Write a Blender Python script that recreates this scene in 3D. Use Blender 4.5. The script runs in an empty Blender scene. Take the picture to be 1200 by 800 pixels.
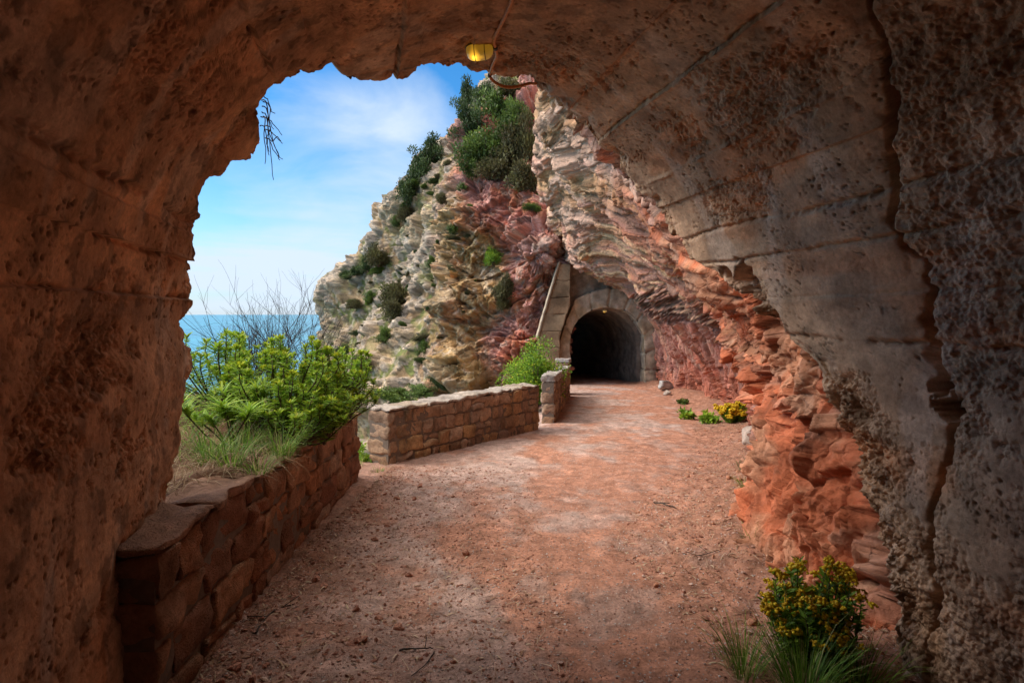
import bpy, math, random
import numpy as np
from mathutils import Vector, Matrix, Quaternion

# ------------------------------------------------------------------ basics
random.seed(7)
RS = np.random.RandomState(11)
SC = bpy.context.scene
COL = SC.collection
FPX, CAMH, CX, HY = 667.0, 1.8, 600.0, 368.0      # reference lens, eye height, horizon
A3 = lambda *a: np.array(a, float)

def P(px, py, Y):
    return np.array([(px - CX) / FPX * Y, Y, CAMH - (py - HY) / FPX * Y])

def gz(Y):
    """path height: flat in the tunnel, then a gentle fall towards the far portal"""
    Y = np.asarray(Y, float)
    return -0.06 * np.maximum(0.0, Y - 3.0)

def G(px, py):
    k = (py - HY) / FPX
    Y = (CAMH - 0.18) / (k - 0.06)
    if Y < 3.0:
        Y = CAMH / k
    return np.array([(px - CX) / FPX * Y, Y, float(gz(Y))])

# ------------------------------------------------------------------ noise
def _hash(ix, iy, iz, seed):
    h = (ix.astype(np.int64) * 374761393 + iy.astype(np.int64) * 668265263 + iz.astype(np.int64) * 2147483647 + seed * 974711) & 0xFFFFFFFF
    h = ((h ^ (h >> 13)) * 1274126177) & 0xFFFFFFFF
    h = ((h ^ (h >> 16)) * 2246822519) & 0xFFFFFFFF
    return ((h ^ (h >> 15)) & 0xFFFFFFFF)

def hf(ix, iy, iz, seed):
    return _hash(ix, iy, iz, seed).astype(np.float64) / 4294967296.0

_GR = np.array([[1,1,0],[-1,1,0],[1,-1,0],[-1,-1,0],[1,0,1],[-1,0,1],[1,0,-1],[-1,0,-1],
                [0,1,1],[0,-1,1],[0,1,-1],[0,-1,-1],[1,1,0],[-1,1,0],[0,-1,1],[0,-1,-1]], float)

def pn(p, seed=0):
    i = np.floor(p).astype(np.int64); f = p - i
    w = f * f * f * (f * (f * 6 - 15) + 10)
    out = 0
    for a in (0, 1):
        wa = w[..., 0] if a else 1 - w[..., 0]
        for b in (0, 1):
            wb = w[..., 1] if b else 1 - w[..., 1]
            for c in (0, 1):
                wc = w[..., 2] if c else 1 - w[..., 2]
                g = _GR[(_hash(i[..., 0] + a, i[..., 1] + b, i[..., 2] + c, seed) & 15)]
                d = g[..., 0] * (f[..., 0] - a) + g[..., 1] * (f[..., 1] - b) + g[..., 2] * (f[..., 2] - c)
                out = out + d * wa * wb * wc
    return out

def fbm(p, o=4, seed=0, gain=0.5):
    s = 0; a = 1.0; q = np.array(p, float)
    for k in range(o):
        s = s + a * pn(q, seed + k * 17); a *= gain; q = q * 2.03 + 3.7
    return s

def ridged(p, o=4, seed=0, gain=0.5):
    s = 0; a = 1.0; q = np.array(p, float)
    for k in range(o):
        s = s + a * (1 - 2.2 * np.abs(pn(q, seed + k * 13))); a *= gain; q = q * 2.07 + 1.3
    return s

def voro(p, seed=0, second=False):
    """nearest jittered cell: distance, offset vector from its centre, cell randoms"""
    i = np.floor(p).astype(np.int64); f = p - i
    best = np.full(p.shape[:-1], 9.0); b2 = best.copy()
    vec = np.zeros(p.shape); ci = np.zeros(p.shape, np.int64)
    for a in (-1, 0, 1):
        for b in (-1, 0, 1):
            for c in (-1, 0, 1):
                x, y, z = i[..., 0] + a, i[..., 1] + b, i[..., 2] + c
                h = _hash(x, y, z, seed)
                r = f - np.stack([a + (h & 1023) / 1024., b + ((h >> 10) & 1023) / 1024., c + ((h >> 20) & 1023) / 1024.], -1)
                d = (r * r).sum(-1)
                m = d < best
                if second:
                    b2 = np.where(m, best, np.minimum(b2, d))
                best = np.where(m, d, best)
                vec[m] = r[m]
                ci[m] = np.stack([x, y, z], -1)[m]
    rnd = [hf(ci[..., 0], ci[..., 1], ci[..., 2], seed + 51 + k) for k in range(4)]
    if second:
        return np.sqrt(best), vec, rnd, np.sqrt(b2)
    return np.sqrt(best), vec, rnd

def facet(p, seed=0, tilt=1.0, off=1.0):
    """broken-block relief: every cell is a tilted plane with its own offset"""
    d, v, r = voro(p, seed)
    return off * (r[0] - .5) + tilt * (v[..., 0] * (r[1] - .5) + v[..., 1] * (r[2] - .5) + v[..., 2] * (r[3] - .5)) * 1.6

def facet_c(p, seed=0, tilt=1.0, off=1.0, w=.30):
    """like facet, but the blocks meet in cracks instead of cliffs"""
    d, v, r, d2 = voro(p, seed, True)
    h = off * (r[0] - .25) + tilt * (v[..., 0] * (r[1] - .5) + v[..., 1] * (r[2] - .5) + v[..., 2] * (r[3] - .5)) * 1.6
    t = np.clip((d2 - d) / w, 0, 1)
    return h * (t * (2 - t))

def sstep(a, b, x):
    t = np.clip((x - a) / (b - a), 0, 1)
    return t * t * (3 - 2 * t)

def lerp3(a, b, t):
    return np.asarray(a) + (np.asarray(b) - np.asarray(a)) * t[..., None]

# ------------------------------------------------------------------ mesh building
def mk(name, V, quads=None, tris=None, mat=None, parent=None, smooth=True, attrs=None, mats=None, qmi=None, tmi=None):
    V = np.asarray(V, np.float32).reshape(-1, 3)
    me = bpy.data.meshes.new(name)
    me.vertices.add(len(V)); me.vertices.foreach_set('co', V.ravel())
    idx = []; st = []; mi = []; n = 0
    for arr, k, m in ((quads, 4, qmi), (tris, 3, tmi)):
        if arr is not None and len(arr):
            arr = np.asarray(arr, np.int32).reshape(-1, k)
            idx.append(arr.ravel()); st.append(n + np.arange(len(arr)) * k); n += arr.size
            mi.append(np.zeros(len(arr), np.int32) if m is None else np.asarray(m, np.int32))
    idx = np.concatenate(idx); st = np.concatenate(st).astype(np.int32); mi = np.concatenate(mi)
    me.loops.add(len(idx)); me.loops.foreach_set('vertex_index', idx.astype(np.int32))
    me.polygons.add(len(st)); me.polygons.foreach_set('loop_start', st)
    for m in (mats or [mat]):
        if m is not None:
            me.materials.append(m)
    me.polygons.foreach_set('material_index', mi)
    me.polygons.foreach_set('use_smooth', np.full(len(st), smooth, bool))
    for k, a in (attrs or {}).items():
        a = np.asarray(a, np.float32)
        if a.ndim == 2 and a.shape[1] == 3:
            at = me.attributes.new(k, 'FLOAT_VECTOR', 'POINT'); at.data.foreach_set('vector', a.ravel())
        else:
            at = me.attributes.new(k, 'FLOAT', 'POINT'); at.data.foreach_set('value', a.ravel())
    me.update(calc_edges=True)
    o = bpy.data.objects.new(name, me); COL.objects.link(o)
    if parent is not None:
        o.parent = parent
    return o

def tag(o, label=None, cat=None, group=None, kind=None):
    if label: o['label'] = label
    if cat: o['category'] = cat
    if group: o['group'] = group
    if kind: o['kind'] = kind
    return o

def empty(name, loc, label=None, cat=None, group=None):
    o = bpy.data.objects.new(name, None); COL.objects.link(o); o.location = loc
    o.empty_display_size = .1
    return tag(o, label, cat, group)

def copy_tree(o, parent=None):
    c = o.copy(); COL.objects.link(c)
    if parent is not None:
        c.parent = parent
    for ch in [x for x in bpy.data.objects if x.parent == o]:
        copy_tree(ch, c)
    return c

def gridq(R, C):
    i = np.arange(R * C).reshape(R, C)
    return np.stack([i[:-1, :-1], i[:-1, 1:], i[1:, 1:], i[1:, :-1]], -1).reshape(-1, 4)

def gnorm(g):
    du = np.gradient(g, axis=1); dv = np.gradient(g, axis=0)
    n = np.cross(du, dv)
    return n / (np.linalg.norm(n, axis=-1, keepdims=True) + 1e-12)

def cr1(ctrl, t):
    """Catmull-Rom along axis 0 at float parameters t"""
    n = ctrl.shape[0]
    i = np.clip(np.floor(t).astype(int), 0, n - 2); f = (t - i)
    f = f.reshape((-1,) + (1,) * (ctrl.ndim - 1))
    p0 = ctrl[np.clip(i - 1, 0, n - 1)]; p1 = ctrl[i]; p2 = ctrl[i + 1]; p3 = ctrl[np.clip(i + 2, 0, n - 1)]
    return .5 * (2 * p1 + (p2 - p0) * f + (2 * p0 - 5 * p1 + 4 * p2 - p3) * f ** 2 + (3 * p1 - p0 - 3 * p2 + p3) * f ** 3)

def lin1(ctrl, t):
    n = ctrl.shape[0]
    i = np.clip(np.floor(t).astype(int), 0, n - 2); f = (t - i).reshape((-1,) + (1,) * (ctrl.ndim - 1))
    return ctrl[i] * (1 - f) + ctrl[i + 1] * f

def surf(ctrl, tu, tv, fn=cr1):
    a = fn(ctrl, tu)                                    # (U, C, 3)
    return np.swapaxes(fn(np.swapaxes(a, 0, 1), tv), 0, 1)

class MB:
    """collects vertices, quads and triangles for one mesh"""
    def __init__(s): s.V = []; s.Q = []; s.T = []; s.A = []; s.QM = []; s.TM = []; s.n = 0
    def add(s, V, q=None, t=None, a=0.0, m=0):
        V = np.asarray(V, float).reshape(-1, 3)
        s.V.append(V); s.A.append(np.broadcast_to(np.asarray(a, float), (len(V),)).copy())
        if q is not None and len(q): q = np.asarray(q).reshape(-1, 4); s.Q.append(q + s.n); s.QM.append(np.full(len(q), m))
        if t is not None and len(t): t = np.asarray(t).reshape(-1, 3); s.T.append(t + s.n); s.TM.append(np.full(len(t), m))
        s.n += len(V)
    def scatter(s, tv, tq, tt, mats, a=None, m=0):
        """copies of a template: mats (N,3,4)"""
        N = len(mats); k = len(tv)
        V = np.einsum('nij,kj->nki', mats[:, :, :3], np.asarray(tv, float)) + mats[:, None, :, 3]
        off = (np.arange(N) * k)[:, None, None]
        q = (np.asarray(tq)[None] + off).reshape(-1, 4) if tq is not None and len(tq) else None
        t = (np.asarray(tt)[None] + off).reshape(-1, 3) if tt is not None and len(tt) else None
        s.add(V, q, t, np.repeat(np.zeros(N) if a is None else a, k), m)
    def tube(s, pts, rad, sides=5, a=0.0, m=0, cap=True):
        pts = np.asarray(pts, float); n = len(pts)
        rad = np.broadcast_to(np.asarray(rad, float), (n,))
        tg = np.gradient(pts, axis=0); tg /= np.linalg.norm(tg, axis=1, keepdims=True) + 1e-9
        up = np.array([0.31, 0.2, 0.93]); x = np.cross(tg, up); x /= np.linalg.norm(x, axis=1, keepdims=True) + 1e-9
        y = np.cross(tg, x)
        an = np.arange(sides) / sides * 2 * math.pi
        V = pts[:, None] + rad[:, None, None] * (np.cos(an)[None, :, None] * x[:, None] + np.sin(an)[None, :, None] * y[:, None])
        i = np.arange(n * sides).reshape(n, sides); j = np.roll(i, -1, 1)
        q = np.stack([i[:-1], j[:-1], j[1:], i[1:]], -1).reshape(-1, 4)
        V = V.reshape(-1, 3); t = []
        if cap:
            V = np.concatenate([V, pts[-1:], pts[:1]]); e = n * sides
            t = [[i[-1, k], j[-1, k], e] for k in range(sides)] + [[j[0, k], i[0, k], e + 1] for k in range(sides)]
        s.add(V, q, t, a, m)
    def build(s, name, mat=None, parent=None, smooth=True, mats=None, extra=None):
        at = {'rnd': np.concatenate(s.A)}
        if extra: at.update(extra)
        return mk(name, np.concatenate(s.V), np.concatenate(s.Q) if s.Q else None, np.concatenate(s.T) if s.T else None, mat, parent, smooth, at, mats,
                  np.concatenate(s.QM) if s.Q else None, np.concatenate(s.TM) if s.T else None)

def rotm(N, tilt=math.pi, rs=RS):
    """random rotations: spin about z, lean up to tilt"""
    a = rs.rand(N) * 2 * math.pi; b = (rs.rand(N) - .5) * 2 * tilt; c = rs.rand(N) * 2 * math.pi
    ca, sa, cb, sb, cc, s_ = np.cos(a), np.sin(a), np.cos(b), np.sin(b), np.cos(c), np.sin(c)
    Z = np.zeros(N); O = np.ones(N)
    Rz = np.stack([ca, -sa, Z, sa, ca, Z, Z, Z, O], -1).reshape(N, 3, 3)
    Rx = np.stack([O, Z, Z, Z, cb, -sb, Z, sb, cb], -1).reshape(N, 3, 3)
    R2 = np.stack([cc, -s_, Z, s_, cc, Z, Z, Z, O], -1).reshape(N, 3, 3)
    return Rz @ Rx @ R2

def mats34(R, S, T):
    S = np.asarray(S, float)
    if S.ndim == 1: S = np.repeat(S[:, None], 3, 1)
    return np.concatenate([R * S[:, None, :], np.asarray(T, float)[:, :, None]], 2)

# ------------------------------------------------------------------ materials
class NT:
    def __init__(s, name):
        s.m = bpy.data.materials.new(name); s.m.use_nodes = True
        s.t = s.m.node_tree; s.b = s.t.nodes['Principled BSDF']; s.o = s.t.nodes['Material Output']
    def n(s, ty, props=None, **inp):
        nd = s.t.nodes.new(ty)
        for k, v in (props or {}).items(): setattr(nd, k, v)
        for k, v in inp.items():
            s.set(nd, k, v)
        return nd
    def set(s, nd, k, v):
        key = int(k[1:]) if k[0] == 'i' and k[1:].isdigit() else k.replace('_', ' ')
        if isinstance(v, tuple) and len(v) == 2 and hasattr(v[0], 'outputs'):
            s.t.links.new(v[0].outputs[v[1]], nd.inputs[key])
        elif hasattr(v, 'outputs'):
            s.t.links.new(v.outputs[0], nd.inputs[key])
        else:
            nd.inputs[key].default_value = v
    def attr(s, name): return s.n('ShaderNodeAttribute', {'attribute_name': name})
    def noise(s, vec, scale, detail=6, rough=.6, dist=0.0):
        return s.n('ShaderNodeTexNoise', Vector=vec, Scale=scale, Detail=detail, Roughness=rough, Distortion=dist)
    def ramp(s, fac, stops):
        r = s.n('ShaderNodeValToRGB', Fac=fac); e = r.color_ramp.elements
        while len(e) < len(stops): e.new(0.5)
        for k, (p, c) in enumerate(stops):
            e[k].position = p; e[k].color = (c if len(c) == 4 else (*c, 1)) if not isinstance(c, float) else (c, c, c, 1)
        return r
    def mix(s, f, a, b, mode='MIX'):
        nd = s.t.nodes.new('ShaderNodeMix'); nd.data_type = 'RGBA'; nd.blend_type = mode
        s._si(nd, 0, f); s._si(nd, 6, a); s._si(nd, 7, b)
        return (nd, 2)
    def _si(s, nd, i, v):
        if isinstance(v, tuple) and len(v) == 2 and hasattr(v[0], 'outputs'): s.t.links.new(v[0].outputs[v[1]], nd.inputs[i])
        elif hasattr(v, 'outputs'): s.t.links.new(v.outputs[0], nd.inputs[i])
        else: nd.inputs[i].default_value = (*v, 1) if isinstance(v, tuple) and len(v) == 3 else v
    def math(s, op, a, b=0.0):
        nd = s.t.nodes.new('ShaderNodeMath'); nd.operation = op
        s._si(nd, 0, a); s._si(nd, 1, b); return nd
    def bump(s, h, dist, strength=1.0, prev=None):
        nd = s.n('ShaderNodeBump', Height=h, Distance=dist, Strength=strength)
        if prev is not None: s.t.links.new(prev.outputs[0], nd.inputs['Normal'])
        return nd
    def fin(s, color, rough=.9, normal=None, spec=.25):
        s.set(s.b, 'Base_Color', color if not (isinstance(color, tuple) and len(color) == 3) else (*color, 1))
        s.set(s.b, 'Roughness', rough); s.b.inputs['Specular IOR Level'].default_value = spec
        if normal is not None: s.t.links.new(normal.outputs[0], s.b.inputs['Normal'])
        return s.m

def m_rock(name, sfreq=1.0, bumpd=.03, lo=.62, hi=1.35):
    t = NT(name); tint = t.attr('tint'); sc = t.attr('sc'); geo = t.n('ShaderNodeTexCoord')
    n1 = t.noise((sc, 1), 2.2 * sfreq, 9, .68, .4)
    r1 = t.ramp(n1, [(.28, lo), (.5, 1.0), (.72, hi)])
    n2 = t.noise((geo, 3), 14.0, 8, .7)
    r2 = t.ramp(n2, [(.3, .72), (.52, 1.0), (.75, 1.22)])
    c = t.mix(1.0, (tint, 1), r1, 'MULTIPLY'); c = t.mix(1.0, c, r2, 'MULTIPLY')
    b1 = t.bump(n1, bumpd * 1.1, .8)
    v = t.n('ShaderNodeTexVoronoi', {'feature': 'DISTANCE_TO_EDGE'}, Vector=(sc, 1), Scale=5.5 * sfreq)
    vr = t.ramp(v, [(0.0, .0), (.08, 1.0)])
    b2 = t.bump(vr, bumpd * .9, .6, b1)
    b3 = t.bump(n2, bumpd, .8, b2)
    return t.fin(c, .92, b3, .2)

def m_concrete():
    t = NT('tunnel_concrete'); tint = t.attr('tint'); rg = t.attr('rgh'); geo = t.n('ShaderNodeTexCoord')
    n1 = t.noise((geo, 3), 3.0, 8, .65); r1 = t.ramp(n1, [(.3, .72), (.5, 1.0), (.7, 1.25)])
    n2 = t.noise((geo, 3), 55.0, 6, .7); r2 = t.ramp(n2, [(.3, .75), (.5, 1.0), (.72, 1.2)])
    c = t.mix(1.0, (tint, 1), r1, 'MULTIPLY'); c = t.mix(1.0, c, r2, 'MULTIPLY')
    v = t.n('ShaderNodeTexVoronoi', {}, Vector=(geo, 3), Scale=48.0)
    vi = t.math('SUBTRACT', 1.0, v); hgt = t.math('MULTIPLY', vi, (rg, 2))
    b1 = t.bump(hgt, .012, .8)
    b2 = t.bump(n2, .004, .5, b1)
    n3 = t.noise((geo, 3), 160.0, 3, .6); b3 = t.bump(n3, .003, .6, b2)
    return t.fin(c, .93, b3, .2)

def m_tinted(name, rough=.9, scale=40.0, bd=.01, spec=.2, lo=.7, hi=1.25):
    t = NT(name); tint = t.attr('tint'); geo = t.n('ShaderNodeTexCoord')
    n2 = t.noise((geo, 3), scale, 8, .68); r2 = t.ramp(n2, [(.28, lo), (.5, 1.0), (.75, hi)])
    n1 = t.noise((geo, 3), scale * .12, 4, .6); r1 = t.ramp(n1, [(.3, .82), (.5, 1.0), (.7, 1.15)])
    c = t.mix(1.0, (tint, 1), r2, 'MULTIPLY'); c = t.mix(1.0, c, r1, 'MULTIPLY')
    b = t.bump(n2, bd, .9); n3 = t.noise((geo, 3), scale * 4, 3, .6); b = t.bump(n3, bd * .35, .7, b)
    return t.fin(c, rough, b, spec)

def m_rnd(name, stops, rough=.6, spec=.3, trans=0.0):
    """colour picked by the per-copy random number"""
    t = NT(name); a = t.attr('rnd'); r = t.ramp((a, 2), stops)
    geo = t.n('ShaderNodeTexCoord'); n = t.noise((geo, 3), 30.0, 3); rr = t.ramp(n, [(.3, .8), (.7, 1.2)])
    c = t.mix(1.0, r, rr, 'MULTIPLY')
    m = t.fin(c, rough, None, spec)
    if trans > 0:
        tr = t.n('ShaderNodeBsdfTranslucent'); t.t.links.new(c[0].outputs[c[1]], tr.inputs['Color'])
        ms = t.n('ShaderNodeMixShader', Fac=trans)
        t.t.links.new(t.b.outputs[0], ms.inputs[1]); t.t.links.new(tr.outputs[0], ms.inputs[2]); t.t.links.new(ms.outputs[0], t.o.inputs['Surface'])
    return m

def m_plain(name, col, rough=.6, spec=.4, metal=0.0, nscale=60.0):
    t = NT(name); geo = t.n('ShaderNodeTexCoord'); n = t.noise((geo, 3), nscale, 4)
    r = t.ramp(n, [(.3, tuple(x * .75 for x in col)), (.7, tuple(min(1, x * 1.2) for x in col))])
    m = t.fin((r, 0), rough, t.bump(n, .002, .5), spec); t.b.inputs['Metallic'].default_value = metal
    return m

M = {}
M['rock'] = m_rock('banded_rock', 1.0, .035)
M['rock_far'] = m_rock('weathered_rock', .8, .06, .62, 1.35)
M['concrete'] = m_concrete()
M['stone'] = m_tinted('rough_masonry', .92, 22.0, .028, .2, .58, 1.42)
M['loose'] = m_tinted('loose_rock', .92, 2.2, .0012, .2)
M['boulder'] = m_tinted('boulder_rock', .92, 5.0, .012, .2)
M['portal'] = m_tinted('old_concrete', .92, 9.0, .03)
M['dirt'] = m_tinted('red_dirt', .95, 45.0, .012, .15, .62, 1.4)
M['terrain'] = m_tinted('hill_soil', .95, 6.0, .06, .15)
M['mortar'] = m_plain('old_mortar', (.17, .13, .10), .95, .2, 0, 30)
M['pebble'] = m_rnd('pebbles', [(0, (.30, .13, .085)), (.35, (.36, .19, .14)), (.6, (.33, .26, .225)), (.85, (.42, .36, .32)), (1, (.62, .57, .52))], .9, .2)
M['chip'] = m_rnd('red_stone_chips', [(0, (.22, .09, .06)), (.5, (.34, .15, .095)), (.8, (.42, .23, .165)), (1, (.50, .36, .29))], .9, .2)
M['litter'] = m_rnd('dry_litter', [(0, (.13, .06, .035)), (.5, (.30, .165, .09)), (1, (.58, .45, .30))], .9, .2)
M['drygrass'] = m_rnd('dry_grass', [(0, (.16, .085, .045)), (.5, (.34, .22, .12)), (1, (.55, .44, .28))], .8, .2, .25)
M['grass'] = m_rnd('green_grass', [(0, (.07, .14, .02)), (.5, (.15, .29, .032)), (.85, (.26, .40, .05)), (1, (.42, .40, .16))], .55, .3, .35)
M['leaf_bright'] = m_rnd('bright_leaves', [(0, (.07, .14, .015)), (.4, (.18, .33, .03)), (.75, (.36, .50, .045)), (.92, (.55, .58, .07)), (1, (.50, .36, .14))], .5, .35, .4)
M['leaf_dark'] = m_rnd('dark_leaves', [(0, (.02, .035, .012)), (.5, (.045, .075, .02)), (.85, (.085, .13, .028)), (1, (.15, .19, .04))], .55, .3, .25)
M['leaf_mid'] = m_rnd('mid_green_leaves', [(0, (.035, .06, .014)), (.5, (.085, .135, .025)), (.85, (.16, .23, .035)), (1, (.26, .30, .06))], .55, .3, .3)
M['leaf_olive'] = m_rnd('olive_brown_leaves', [(0, (.05, .04, .022)), (.5, (.10, .09, .035)), (.85, (.16, .16, .05)), (1, (.24, .21, .10))], .65, .25, .25)
M['yellow'] = m_rnd('yellow_petals', [(0, (.55, .30, .01)), (.5, (.80, .52, .015)), (1, (.85, .66, .04))], .5, .3, .3)
M['bract'] = m_rnd('lime_bracts', [(0, (.30, .38, .02)), (.5, (.45, .52, .03)), (1, (.62, .60, .05))], .5, .3, .3)
M['bark'] = m_plain('grey_brown_bark', (.11, .08, .055), .9, .2)
M['twig'] = m_plain('dark_twig', (.055, .042, .035), .9, .2)
M['conduit'] = m_plain('orange_conduit', (.62, .22, .05), .45, .5, 0, 90)
M['lampbase'] = m_plain('dark_lamp_housing', (.06, .055, .05), .6, .4)
M['wire'] = m_plain('rusty_wire', (.16, .11, .07), .5, .5, .6)

def m_lampglass():
    t = NT('lit_lamp_glass'); a = t.attr('rnd')
    r = t.ramp((a, 2), [(0, (.52, .44, .28)), (.55, (.62, .46, .16)), (1, (1.0, .62, .05))])
    t.fin((r, 0), .25, None, .5)
    e = t.ramp((a, 2), [(0.0, 0.03), (.55, .22), (1, 1.0)])
    t.set(t.b, 'Emission_Color', (1.0, .50, .03, 1)); m = t.math('MULTIPLY', e, 2.0)
    t.set(t.b, 'Emission_Strength', m)
    return t.m
M['lampglass'] = m_lampglass()

def m_sea():
    t = NT('sea_water'); geo = t.n('ShaderNodeTexCoord')
    mp = t.n('ShaderNodeMapping', Vector=(geo, 3), Scale=(1.0, .35, 1.0))
    n = t.noise(mp, .05, 8, .62); n2 = t.noise((geo, 3), .0035, 4, .5)
    r = t.ramp(n2, [(.35, (.016, .12, .19)), (.65, (.03, .21, .28))])
    return t.fin((r, 0), .28, t.bump(n, 3.0, .5), .4)
M['sea'] = m_sea()

# ------------------------------------------------------------------ light, sky, camera
SUN = Vector((-.76, -.04, .64)).normalized()
def make_light():
    w = bpy.data.worlds.new('World'); SC.world = w; w.use_nodes = True
    t = w.node_tree; bg = t.nodes['Background']
    sky = t.nodes.new('ShaderNodeTexSky'); sky.sky_type = 'NISHITA'; sky.sun_disc = False
    sky.sun_elevation = math.asin(SUN.z); sky.sun_rotation = math.atan2(SUN.x, SUN.y)
    sky.altitude = 30; sky.air_density = 1.0; sky.dust_density = .15; sky.ozone_density = 2.5
    tc = t.nodes.new('ShaderNodeTexCoord')
    def vm(op, a, b):
        n = t.nodes.new('ShaderNodeVectorMath'); n.operation = op
        for i, v in enumerate((a, b)):
            if hasattr(v, 'outputs'): t.links.new(v.outputs[0], n.inputs[i])
            elif v is not None: n.inputs[i].default_value = v
        return n
    def mt(op, a, b=0.0):
        n = t.nodes.new('ShaderNodeMath'); n.operation = op; n.use_clamp = False
        for i, v in enumerate((a, b)):
            if isinstance(v, tuple): t.links.new(v[0].outputs[v[1]], n.inputs[i])
            elif hasattr(v, 'outputs'): t.links.new(v.outputs[0], n.inputs[i])
            else: n.inputs[i].default_value = v
        return n
    nm = vm('NORMALIZE', tc, None)
    nm.inputs[0].default_value = (0, 0, 0); t.links.new(tc.outputs['Generated'], nm.inputs[0])
    mp = vm('MULTIPLY', nm, (1.0, 1.0, 2.6))
    nz = t.nodes.new('ShaderNodeTexNoise'); nz.inputs['Scale'].default_value = 3.4; nz.inputs['Detail'].default_value = 7; nz.inputs['Roughness'].default_value = .55; nz.inputs['Distortion'].default_value = .5
    t.links.new(mp.outputs[0], nz.inputs['Vector'])
    streak = vm('MULTIPLY', nm, (2.2, 2.2, 26.0))
    nz2 = t.nodes.new('ShaderNodeTexNoise'); nz2.inputs['Scale'].default_value = 2.0; nz2.inputs['Detail'].default_value = 6
    t.links.new(streak.outputs[0], nz2.inputs['Vector'])
    total = mt('MULTIPLY', (nz, 0), .56)
    # cloud banks the photograph shows: (px, py, half width, half height, weight)
    for px, py, hw, hh, wt in [(392, 122, 95, 38, .36), (420, 262, 120, 62, .46), (300, 312, 120, 26, .34), (330, 335, 150, 40, .28), (480, 170, 60, 60, .2)]:
        d = Vector(((px - CX) / FPX, 1, (HY - py) / FPX)).normalized()
        df = vm('MULTIPLY', vm('SUBTRACT', nm, d), (FPX / hw, FPX / hw, FPX / hh))
        ln = t.nodes.new('ShaderNodeVectorMath'); ln.operation = 'DOT_PRODUCT'
        t.links.new(df.outputs[0], ln.inputs[0]); t.links.new(df.outputs[0], ln.inputs[1])
        g = mt('MULTIPLY', mt('POWER', 2.718, mt('MULTIPLY', (ln, 1), -.8)), wt)
        g2 = mt('MULTIPLY', g, mt('ADD', mt('MULTIPLY', (nz, 0), 1.3), .25))
        total = mt('ADD', total, g2)
    sep = t.nodes.new('ShaderNodeSeparateXYZ'); t.links.new(nm.outputs[0], sep.inputs[0])
    low = mt('POWER', 2.718, mt('MULTIPLY', mt('MULTIPLY', (sep, 2), (sep, 2)), -60.0))
    total = mt('ADD', total, mt('MULTIPLY', mt('MULTIPLY', low, mt('SUBTRACT', (nz2, 0), .44)), 1.7))
    rp = t.nodes.new('ShaderNodeValToRGB'); e = rp.color_ramp.elements
    e[0].position = .40; e[0].color = (0, 0, 0, 1); e[1].position = .88; e[1].color = (.95, .95, .95, 1)
    t.links.new(total.outputs[0], rp.inputs[0])
    mx = t.nodes.new('ShaderNodeMix'); mx.data_type = 'RGBA'
    t.links.new(rp.outputs[0], mx.inputs[0]); hs = t.nodes.new('ShaderNodeHueSaturation'); hs.inputs['Saturation'].default_value = 1.38; hs.inputs['Value'].default_value = .9
    t.links.new(sky.outputs[0], hs.inputs['Color']); hz = t.nodes.new('ShaderNodeMix'); hz.data_type = 'RGBA'; t.links.new(mt('MULTIPLY', low, .7).outputs[0], hz.inputs[0])
    t.links.new(hs.outputs[0], hz.inputs[6]); hz.inputs[7].default_value = (1.45, 2.45, 3.8, 1); t.links.new(hz.outputs[2], mx.inputs[6]); mx.inputs[7].default_value = (3.2, 3.75, 4.4, 1)
    up = t.nodes.new('ShaderNodeMapRange'); up.interpolation_type = 'SMOOTHSTEP'; t.links.new(sep.outputs[2], up.inputs[0])  # bright overhead cloud added out of view to light path and tunnel floor
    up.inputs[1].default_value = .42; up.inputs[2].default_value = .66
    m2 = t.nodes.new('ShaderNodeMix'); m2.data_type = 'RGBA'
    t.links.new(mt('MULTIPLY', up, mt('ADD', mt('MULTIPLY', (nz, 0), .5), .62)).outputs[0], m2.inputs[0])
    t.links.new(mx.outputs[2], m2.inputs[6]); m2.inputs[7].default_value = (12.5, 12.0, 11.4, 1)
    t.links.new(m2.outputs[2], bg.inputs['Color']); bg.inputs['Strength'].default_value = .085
    sd = bpy.data.lights.new('sun', 'SUN'); sd.energy = 1.5; sd.angle = math.radians(34); sd.color = (1, .94, .85)
    so = bpy.data.objects.new('sun', sd); COL.objects.link(so); so.rotation_euler = (-SUN).to_track_quat('-Z', 'Y').to_euler(); so.location = SUN * 60
    cd = bpy.data.cameras.new('camera'); cd.sensor_width = 36; cd.lens = 36 * FPX / 1200; cd.shift_y = -(400 - HY) / 1200
    cd.clip_start = .05; cd.clip_end = 60000
    co = bpy.data.objects.new('camera', cd); COL.objects.link(co); co.location = (0, 0, CAMH); co.rotation_euler = (math.pi / 2, 0, 0)
    SC.camera = co
    SC.view_settings.view_transform = 'Standard'; SC.view_settings.look = 'None'; SC.view_settings.gamma = 1
    SC.view_settings.use_curve_mapping = False; SC.view_settings.exposure = EXPOSURE
    SC.render.engine = 'CYCLES'; SC.cycles.use_denoising = True; SC.cycles.use_adaptive_sampling = False
    SC.cycles.max_bounces = 8; SC.cycles.diffuse_bounces = 8; SC.cycles.glossy_bounces = 2; SC.cycles.transmission_bounces = 2
    SC.cycles.sample_clamp_indirect = 6
EXPOSURE = 1.5
make_light()

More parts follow.
